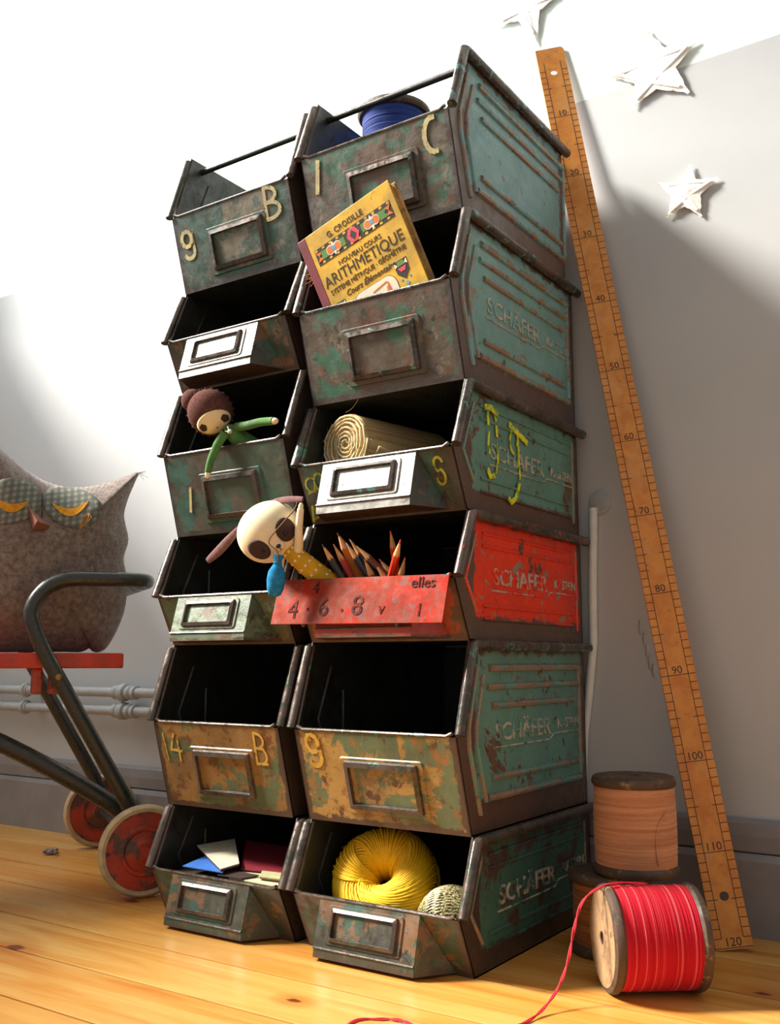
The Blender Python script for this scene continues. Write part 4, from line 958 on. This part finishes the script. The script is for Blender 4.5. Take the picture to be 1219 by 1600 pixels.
for s in (-1, 1):
    MB().tube([hip + V((0.004+s*0.008, 0.014, -0.035)), hip + V((0.01+s*0.01, 0.03, -0.060)), hip + V((0.012+s*0.012, 0.06, -0.0675)), hip + V((0.012+s*0.014, 0.11, -0.0685))], [0.0075, 0.0065, 0.006, 0.005], 10).build('leg', M_dress, doll, smooth=True)

# ------------------------------------------------------------------ dog doll
M_dogc = plain('cream felt dog', srgb(246, 228, 190), 0.85, var=0.02)
M_ear = plain('mauve brown felt', srgb(124, 92, 90), 0.9, var=0.08, scale=200, spec=0.1)
M_dogeye = plain('dark brown eye felt', srgb(64, 40, 34), 0.75, var=0.05)
M_bead = plain('black bead', srgb(20, 18, 18), 0.12, var=0)
M_ydress = plain('mustard dotted cloth', srgb(216, 164, 24), 0.85, var=0.05)
dog = thing('dog_doll', 'cream felt dog doll with brown eye patches in a yellow dress', 'doll', (-0.71, 0.90, sum(R_H[:2])+0.0016))
dc = V((-0.7465, 0.853, 0.4615)); Md = axes((0.62, -0.74, -0.28), (-0.66, 0.05, 0.74)); dr_ = (0.0385, 0.0350, 0.0315)
def dogshape(p):
    s = 1.0 + 0.10*p.z
    return V((p.x*s, p.y, p.z))
Mdr = Md @ Matrix(((1,0,0),(0,0,1),(0,-1,0)))      # ball's z runs along the head's up axis
hd2 = MB().ball(dc, (dr_[0], dr_[2], dr_[1]), 32, 20, M=Mdr).build('head', M_dogc, dog, smooth='all')
for s in (-1, 1):
    e = patch(MB(), dc, Md, dr_, 0.0106, 0.0136, s*0.0185, -0.0065 , -s*0.35, 0.0009, 24, 5).build('eye_patch', M_dogeye, hd2, smooth='all')
    ec = V((s*0.0165, -0.0095, 0)); z = dr_[2]*math.sqrt(1-(ec.x/dr_[0])**2-(ec.y/dr_[1])**2)
    MB().ball(dc + Md @ V((ec.x, ec.y, z+0.001)), 0.0026, 12, 9).build('bead_eye', M_bead, e, smooth='all')
mz = dc + Md @ V((0.001, -0.0165, dr_[2]*0.86)); mu = MB().ball(mz, (0.0078, 0.0066, 0.0062), 16, 12, M=Md).build('muzzle', M_dogc, hd2, smooth='all')
MB().ball(mz + Md @ V((0.0008, 0.0008, 0.0062)), (0.0032, 0.0024, 0.0018), 12, 8, M=Md).build('nose', M_dogeye, mu, smooth='all')
MB().tube([mz + Md @ V((0.0008, -0.001, 0.0066)), mz + Md @ V((0.0008, -0.0048, 0.0052))], 0.0005, 5).build('mouth_stitch', M_dogeye, mu)
def ear(pts, ws):
    MB().tube(spline([V(p) for p in pts], 5), [(w, w*0.45) for w in ws], 12, flat=(0.5, -0.8, 0.1)).build('ear', M_ear, dog, smooth=True)
ear([(-0.786, 0.850, 0.473), (-0.803, 0.851, 0.460), (-0.825, 0.853, 0.445), (-0.846, 0.855, 0.4335)], [0.0030]*3 + [0.0038 + 0.0022*math.sin(PI*i/12) for i in range(13)])
ear([(-0.748, 0.853, 0.495), (-0.735, 0.852, 0.4965), (-0.715, 0.850, 0.4960), (-0.694, 0.849, 0.4945)], [0.0030]*3 + [0.0030 + 0.0014*math.sin(PI*i/12) for i in range(13)])
b0_ = V((-0.7270, 0.862, 0.4415)); b1_ = V((-0.6890, 0.8965, 0.400)); ddir = (b1_-b0_).normalized()
dress = MB().tube([b0_ - ddir*0.004, b0_, b0_*0.6+b1_*0.4, b1_, b1_ + V((0.004, 0.012, -0.018)), b1_ + V((0.005, 0.018, -0.040))], [0.006, 0.0098, 0.0118, 0.0138, 0.0140, 0.0140], 20).build('dress', M_ydress, dog, smooth=True)
up_ = V((0.56, -0.80, -0.2)); up_ = (up_ - ddir*up_.dot(ddir)).normalized(); sdv = ddir.cross(up_)
M_dot = plain('white dot print', srgb(246, 232, 190), 0.85, var=0.02)
for iu in range(5):
    for iw in range(-2, 3):
        u = 0.004 + iu*0.0125; w = iw*0.62 + (0.31 if iu % 2 else 0)
        f = u/(b1_-b0_).length; rr = 0.0098 + 0.0040*f + 0.0005
        if f > 1.02: continue
        p = b0_ + ddir*u + (up_*math.cos(w) + sdv*math.sin(w))*rr; nn = (up_*math.cos(w) + sdv*math.sin(w)); tt = ddir.cross(nn)
        poly = [p + (ddir*math.cos(2*PI*k/8) + tt*math.sin(2*PI*k/8))*(0.0021 if k % 2 else 0.0012) for k in range(8)]
        MB().prism(poly, nn*0.0004).build('dot', M_dot, dress)
limb([(-0.7165, 0.868, 0.436), (-0.7095, 0.862, 0.446), (-0.704, 0.855, 0.462), (-0.6985, 0.851, 0.484)], 0.0062, 0.0038, M_dogc, True, M_dogc)
limb([(-0.7340, 0.8620, 0.434), (-0.7355, 0.8625, 0.426), (-0.7365, 0.8630, 0.419), (-0.7370, 0.8630, 0.416)], 0.0040, 0.0032, M_dogc, True, M_dogc)
# blue pouch on a cord held in the dog's paw
M_pouch = plain('blue felt', srgb(44, 128, 176), 0.9, var=0.1, scale=150, spec=0.1); M_cord = plain('brown cord', srgb(112, 86, 56), 0.8)
pc_ = V((-0.7215, 0.8375, 0.4035))
pouch = thing('felt_pouch', 'small blue felt pouch hanging on a cord from the dog doll', 'pouch', pc_ - V((0, 0, 0.0185)))
Mp = axes((0.62, -0.75, 0.0), (0.10, 0, 1))
MB().tube([pc_ + Mp @ V((0, y, 0)) for y in (-0.0185, -0.0165, -0.010, 0.0, 0.009, 0.0155, 0.0185, 0.0215, 0.0265, 0.0285)],
          [(0.003, 0.003), (0.0068, 0.0045), (0.0095, 0.0062), (0.0105, 0.0068), (0.0096, 0.0062), (0.0060, 0.0045), (0.0042, 0.0034), (0.0044, 0.0036), (0.0062, 0.0050), (0.0056, 0.0040)], 18, flat=tuple(Mp @ V((0, 0, 1)))).build('pouch_body', M_pouch, pouch, smooth=True)
tip_ = V((-0.6985, 0.8445, 0.491)); kn = pc_ + Mp @ V((0, 0.0195, 0.004))
MB().tube(spline([kn, kn + V((0.0015, -0.003, 0.012)), V((-0.726, 0.829, 0.447)), V((-0.709, 0.832, 0.466)), V((-0.7005, 0.842, 0.482)), tip_], 6), 0.0008, 6).build('cord', M_cord, pouch, smooth='all')
MB().tube([pc_ + Mp @ (V((0, 0.0190, 0)) + V((0.0046*math.cos(2*PI*k/16), 0, 0.0040*math.sin(2*PI*k/16)))) for k in range(16)], 0.0008, 6, closed=True).build('cord_tie', M_pouch, pouch, smooth='all')

# ------------------------------------------------------------------ push trolley
M_tube = paint('black enamel tube', srgb(44, 46, 42), [(60, 0.6, 0.68, srgb(86, 74, 60))], 111, rough=0.3, bump=0.1)
M_plank = paint('orange painted plank', srgb(214, 56, 20), [(40, 0.62, 0.7, srgb(190, 70, 34))], 112, rough=0.42, bump=0.12)
M_block = paint('worn orange bracket', srgb(190, 70, 34), [(60, 0.52, 0.62, srgb(120, 50, 30))], 113, rough=0.5)
M_tyre = plain('cream rubber tyre', srgb(190, 168, 130), 0.8, var=0.08, scale=60)
M_hub = paint('worn orange wheel disc', srgb(186, 58, 32), [(34, 0.51, 0.54, srgb(104, 66, 56)), (60, 0.6, 0.66, srgb(60, 44, 40))], 114, rough=0.5)
TO = V((-1.048, 0.954, 0)); TA = V((-0.8542, 0.52, 0)).normalized(); TD = V((-0.52, -0.8542, 0)).normalized()
U = lambda a, b, z: TO + TA*a + TD*b + V((0, 0, z))
cart = thing('push_trolley', 'toy push trolley with orange plank and black tube handle', 'trolley', U(0.2, 0.1, 0))
WR = 0.0605; FAR = 0.392
def wheel(a, s):
    c = U(a, 0.0, WR)
    t = MB().lathe([(WR*0.85, -0.008), (WR*0.93, -0.009), (WR*0.985, -0.006), (WR, 0.0), (WR*0.985, 0.006), (WR*0.93, 0.009), (WR*0.85, 0.008)], c, TA, 48, True).build('wheel', M_tyre, cart, smooth=True)
    MB().lathe([(0.004, -0.0115), (0.012, -0.0115), (0.016, -0.008), (WR*0.42, -0.0065), (WR*0.46, -0.009), (WR*0.52, -0.009), (WR*0.56, -0.0065), (WR*0.855, -0.006), (WR*0.855, 0.006), (WR*0.5, 0.005), (0.012, 0.008), (0.004, 0.009)], c, TA, 48).build('wheel_disc', M_hub, t, smooth=True)
    MB().lathe([(0.0075, -0.017), (0.0085, -0.010), (0.0085, 0.012), (0.007, 0.014)], c, TA, 16).build('hub_cap', M_hub, t, smooth=True)
wheel(0.0, 1); wheel(FAR, -1)
MB().tube([U(-0.012, 0, WR), U(FAR+0.012, 0, WR)], 0.0055, 12).build('axle', M_tube, cart, smooth=True)
side = [(-0.012, 0.062), (0.012, 0.111), (0.054, 0.184), (0.108, 0.277), (0.136, 0.325), (0.155, 0.369), (0.155, 0.388), (0.147, 0.404), (0.133, 0.418), (0.107, 0.428), (0.06, 0.4295), (0.026, 0.430)]
a0, a1 = 0.05, 0.360
pth = [U(a0, b, z) for b, z in side] + [U(a0+0.008, 0.003, 0.430), U(a0+0.028, -0.006, 0.430), U(a0+0.06, -0.007, 0.430)] + [U(a1-0.06, -0.007, 0.430), U(a1-0.028, -0.006, 0.430), U(a1-0.008, 0.003, 0.430)] + [U(a1, b, z) for b, z in side[::-1]]
MB().tube(spline(pth, 4), 0.0105, 14).build('handle_frame', M_tube, cart, smooth=True)
MB().tube(spline([U(0.085, -0.005, 0.070), U(0.088, 0.031, 0.112), U(0.095, 0.18, 0.200), U(0.10, 0.32, 0.26), U(0.10, 0.45, 0.298), U(0.10, 0.55, 0.301)], 5), 0.0125, 14).build('frame_tube', M_tube, cart, smooth=True)
plank = MB().box((0, 0, 0), (1, 1, 1)); plank.v = [U(0.063 + p.x*0.17, 0.026 + p.y*0.60, 0.3035 + p.z*0.0215) for p in plank.v]
plank.build('seat_plank', M_plank, cart, bevel=0.0025)
for a, b in ((0.068, 0.118), (0.072, 0.140)):
    k = MB().box((0, 0, 0), (1, 1, 1)); k.v = [U(a + p.x*0.028, b-0.006 + p.y*0.014, 0.268 + p.z*0.0355) for p in k.v]; k.build('bracket', M_block, cart, bevel=0.003)
bc_ = U(0.0385, 0.117, 0.292); MB().lathe([(0.0045, 0), (0.0045, 0.0025), (0.002, 0.004)], bc_, -TA, 10).build('bolt', plain('brass bolt', srgb(150, 120, 60), 0.4, 0.8), cart, smooth=True)

# ------------------------------------------------------------------ owl cushion
def wool_mat():
    t = NT('grey brown boiled wool'); n = t.noise(t.vec(), 120, 6, 0.75); n2 = t.noise(t.vec(), 22, 5, 0.6)
    c = t.mix(t.ramp(n, 0.3, 0.7), srgb(98, 82, 76), srgb(148, 132, 122)); c = t.mix(t.ramp(n2, 0.45, 0.7, 0, 0.5), c, srgb(112, 84, 80))
    t.bump(n, 0.5, 0.003); t.b.inputs['Sheen Weight'].default_value = 0.35
    return t.out(c, 0.95, 0, 0.1)
M_wool = wool_mat()
def plaid_mat():
    t = NT('green grey plaid'); d1 = t.n('ShaderNodeVectorMath', operation='DOT_PRODUCT'); t.l(t.tc.outputs['Object'], d1.inputs[0]); d1.inputs[1].default_value = (-0.52, -0.854, 0.10)
    s3 = t.sep(t.vec()); zc_ = t.math('ADD', s3[2], t.math('MULTIPLY', d1.outputs['Value'], 0.25))
    a = t.math('PINGPONG', t.math('MULTIPLY', d1.outputs['Value'], 1.0), 0.0048); b = t.math('PINGPONG', zc_, 0.0048)
    c = t.mix(t.ramp(a, 0.0020, 0.0026), srgb(142, 138, 120), srgb(106, 108, 106)); c2 = t.mix(t.ramp(b, 0.0020, 0.0026, 0, 0.6), c, srgb(88, 92, 86))
    return t.out(c2, 0.9, 0, 0.1)
M_plaid = plaid_mat(); M_must = plain('mustard felt', srgb(206, 142, 40), 0.9, var=0.08, scale=200, spec=0.1); M_beak = paint('rust dotted beak cloth', srgb(132, 78, 54), [(160, 0.62, 0.68, srgb(96, 50, 36))], 121, rough=0.85)
OA = 0.150     # distance along the axle
owl_base = 0.3255
owl = thing('owl_cushion', 'grey wool owl cushion with closed mustard eyes on the trolley', 'cushion', U(OA, 0.14, owl_base))
outl = [(0.075, 0.327), (0.062, 0.333), (0.058, 0.328), (0.048, 0.327), (0.036, 0.336), (0.021, 0.366), (0.012, 0.40), (0.012, 0.44), (0.018, 0.470), (0.012, 0.500), (0.020, 0.535), (0.016, 0.56), (0.005, 0.592), (0.0005, 0.606), (0.010, 0.604), (0.040, 0.590), (0.075, 0.579), (0.105, 0.576), (0.135, 0.581), (0.165, 0.596), (0.195, 0.618), (0.222, 0.640),
        (0.236, 0.636), (0.240, 0.61), (0.250, 0.56), (0.258, 0.52), (0.254, 0.48), (0.262, 0.44), (0.258, 0.39), (0.245, 0.345), (0.215, 0.328), (0.15, 0.3265), (0.10, 0.327)]
OC = (0.140, 0.455); OT = 0.075
npt = len(outl)
dense = []
for i in range(npt):
    p0, p1, p2, p3 = (V((*outl[(i+j) % npt], 0)) for j in (-1, 0, 1, 2))
    for k in range(4):
        t_ = k/4; dense.append(0.5*((2*p1)+(p2-p0)*t_+(2*p0-5*p1+4*p2-p3)*t_*t_+(3*p1-p0-3*p2+p3)*t_**3))
def infl(s): return OT*(max(0, 1-s*s))**0.62
import bisect
angs = sorted((math.atan2(p.y-OC[1], p.x-OC[0]), math.hypot(p.x-OC[0], p.y-OC[1])) for p in dense); ak = [a for a, r in angs]
def owl_s(b, z):
    a = math.atan2(z-OC[1], b-OC[0]); i = bisect.bisect(ak, a) % len(angs); j = (i-1) % len(angs)
    da = (angs[i][0]-angs[j][0]) % (2*PI); f = ((a-angs[j][0]) % (2*PI))/da if da > 1e-9 else 0
    return math.hypot(b-OC[0], z-OC[1])/(angs[j][1]*(1-f)+angs[i][1]*f)
def owl_p(b, z, side=-1, lift=0.0):
    h = infl(min(1.0, owl_s(b, z))); return U(OA + side*(h+lift), b, z)
mb = MB(); vs = []; fs = []; RG = 22; nd = len(dense)
for side_ in (-1, 1):
    o = len(vs); vs.append(U(OA+side_*OT, OC[0], OC[1]))
    for i in range(1, RG+1):
        s = math.sin(0.5*PI*i/RG)
        for p in dense:
            b = OC[0]+(p.x-OC[0])*s; z = OC[1]+(p.y-OC[1])*s
            w = 0.0025*mnoise.noise(V((b*30, z*30, side_*3))) * (1-s**6)
            vs.append(U(OA+side_*(infl(s)+w), b, z))
    fs += [(o, o+1+k, o+1+(k+1) % nd) for k in range(nd)]
    for i in range(RG-1):
        for k in range(nd): fs.append((o+1+i*nd+k, o+1+(i+1)*nd+k, o+1+(i+1)*nd+(k+1) % nd, o+1+i*nd+(k+1) % nd))
body = mb.add(vs, fs).build('cushion_body', M_wool, owl, smooth='all')
rnd = random.Random(4); fz = MB()
for k in range(9000):
    s = rnd.random()**0.35; p = dense[rnd.randrange(nd)]; b = OC[0]+(p.x-OC[0])*s; z = OC[1]+(p.y-OC[1])*s
    q = U(OA - infl(s), b, z); nrm = (-TA*(1-s)*1.2 + (TD*(p.x-OC[0]) + V((0, 0, p.y-OC[1])))*s*6).normalized()
    d = (nrm + V((rnd.uniform(-1, 1), rnd.uniform(-1, 1), rnd.uniform(-1, 1)))*0.8).normalized()*rnd.uniform(0.002, 0.0055); sd = d.cross(V((0.3, 0.5, 0.8))).normalized()*0.00012
    fz.add([q-sd, q+sd, q+d], [(0, 1, 2)])
fzo = fz.build('wool_fuzz', M_wool, body); tag(fzo, kind='stuff')
fz = MB(); tip = U(OA, 0.0005, 0.606)
for k in range(8): fz.tube([tip, tip + V((rnd.uniform(0.0, 0.014), rnd.uniform(-0.006, 0.01), rnd.uniform(-0.012, 0.006)))], 0.0003, 3)
fz.build('loose_thread', M_wool, body)
def appl(name, poly_fn, m, lift, n=28, rings=6, parent=None):
    vs = []; fs = []; c = poly_fn(None)
    vs.append(owl_p(c[0], c[1], -1, lift))
    for i in range(1, rings+2):
        f = min(i, rings)/rings; l = lift if i <= rings else -0.001
        for k in range(n):
            e = poly_fn(2*PI*k/n); vs.append(owl_p(c[0]+(e[0]-c[0])*f, c[1]+(e[1]-c[1])*f, -1, l))
    fs += [(0, 1+k, 1+(k+1) % n) for k in range(n)]
    for i in range(rings):
        for k in range(n): fs.append((1+i*n+k, 1+(i+1)*n+k, 1+(i+1)*n+(k+1) % n, 1+i*n+(k+1) % n))
    return MB().add(vs, fs).build(name, m, parent or body, smooth='all')
def ell(cx, cz, a, b, rot): 
    def f(w):
        if w is None: return (cx, cz)
        x, y = a*math.cos(w), b*math.sin(w); return (cx + x*math.cos(rot)-y*math.sin(rot), cz + x*math.sin(rot)+y*math.cos(rot))
    return f
EYES = ((0.104, 0.540), (0.188, 0.540))
for i, (ex, ez) in enumerate(EYES):
    appl('eye_patch', ell(ex, ez, 0.043, 0.034, 0.35 if i == 0 else -0.35), M_plaid, 0.0018)
    # closed lid: a crescent
    lid = MB(); vs = []; fs = []; N = 18
    for k in range(N+1):
        u = -1+2*k/N; x = ex + 0.002 - u*0.026*1.0; zo = ez + 0.005 - 0.0225*(1-u*u) + 0.004*u*(1 if i == 0 else -1); th_ = 0.0118*(1-abs(u)**2.4)+0.0006
        for zz, l in ((zo, 0.0018), (zo, 0.0034), (zo+th_, 0.0034), (zo+th_, 0.0018)): vs.append(owl_p(x, zz, -1, l))
    for k in range(N):
        for q in range(4): fs.append((k*4+q, (k+1)*4+q, (k+1)*4+(q+1) % 4, k*4+(q+1) % 4))
    fs += [(0, 1, 2, 3), tuple(N*4+q for q in (3, 2, 1, 0))]
    lid.add(vs, fs).build('closed_eyelid', M_must, body)
bk = MB(); cb_ = (0.153, 0.518)
base_pts = [owl_p(cb_[0]+dx, cb_[1]+dz, -1, 0.0005) for dx, dz in ((0.014, 0.017), (-0.020, -0.012), (-0.012, -0.020), (0.006, -0.022))]
apex = owl_p(cb_[0]+0.001, cb_[1]-0.010, -1, 0.026)
bk.add(base_pts + [apex], [(0,1,4), (1,2,4), (2,3,4), (3,0,4), (3,2,1,0)]).build('beak', M_beak, body, bevel=0.0015)
MB().tube([owl_p(0.146, 0.555 - k*0.006, -1, 0.0022) for k in range(8)], 0.0008, 5).build('face_stitch', M_eye, body)
th_ = MB()
for k in range(4):
    a = owl_p(0.082-k*0.0008, 0.528, -1, 0.003); th_.tube([a, owl_p(0.078+0.004*k, 0.522, -1, 0.006), owl_p(0.088+0.002*k, 0.508-k*0.002, -1, 0.005)], 0.0004, 4)
th_.build('loose_stitch', M_must, body)

# ------------------------------------------------------------------ small things on the floor
li = MB(); rnd = random.Random(8)
for k in range(16):
    p = V((-1.398, 1.072, 0.004)) + V((rnd.gauss(0, 0.006), rnd.gauss(0, 0.004), abs(rnd.gauss(0, 0.002)))); li.ball(p, (rnd.uniform(0.002, 0.006), rnd.uniform(0.002, 0.005), 0.0028), 8, 6)
for p in li.v: p.z = max(p.z, 0.0002)
li.ball((-1.398, 1.072, 0.004), (0.009, 0.007, 0.0038), 12, 8)
tag(li.build('lint_tuft', plain('grey lint', srgb(132, 122, 124), 0.95)), 'small tuft of grey lint on the floor left of the wheels', 'lint')
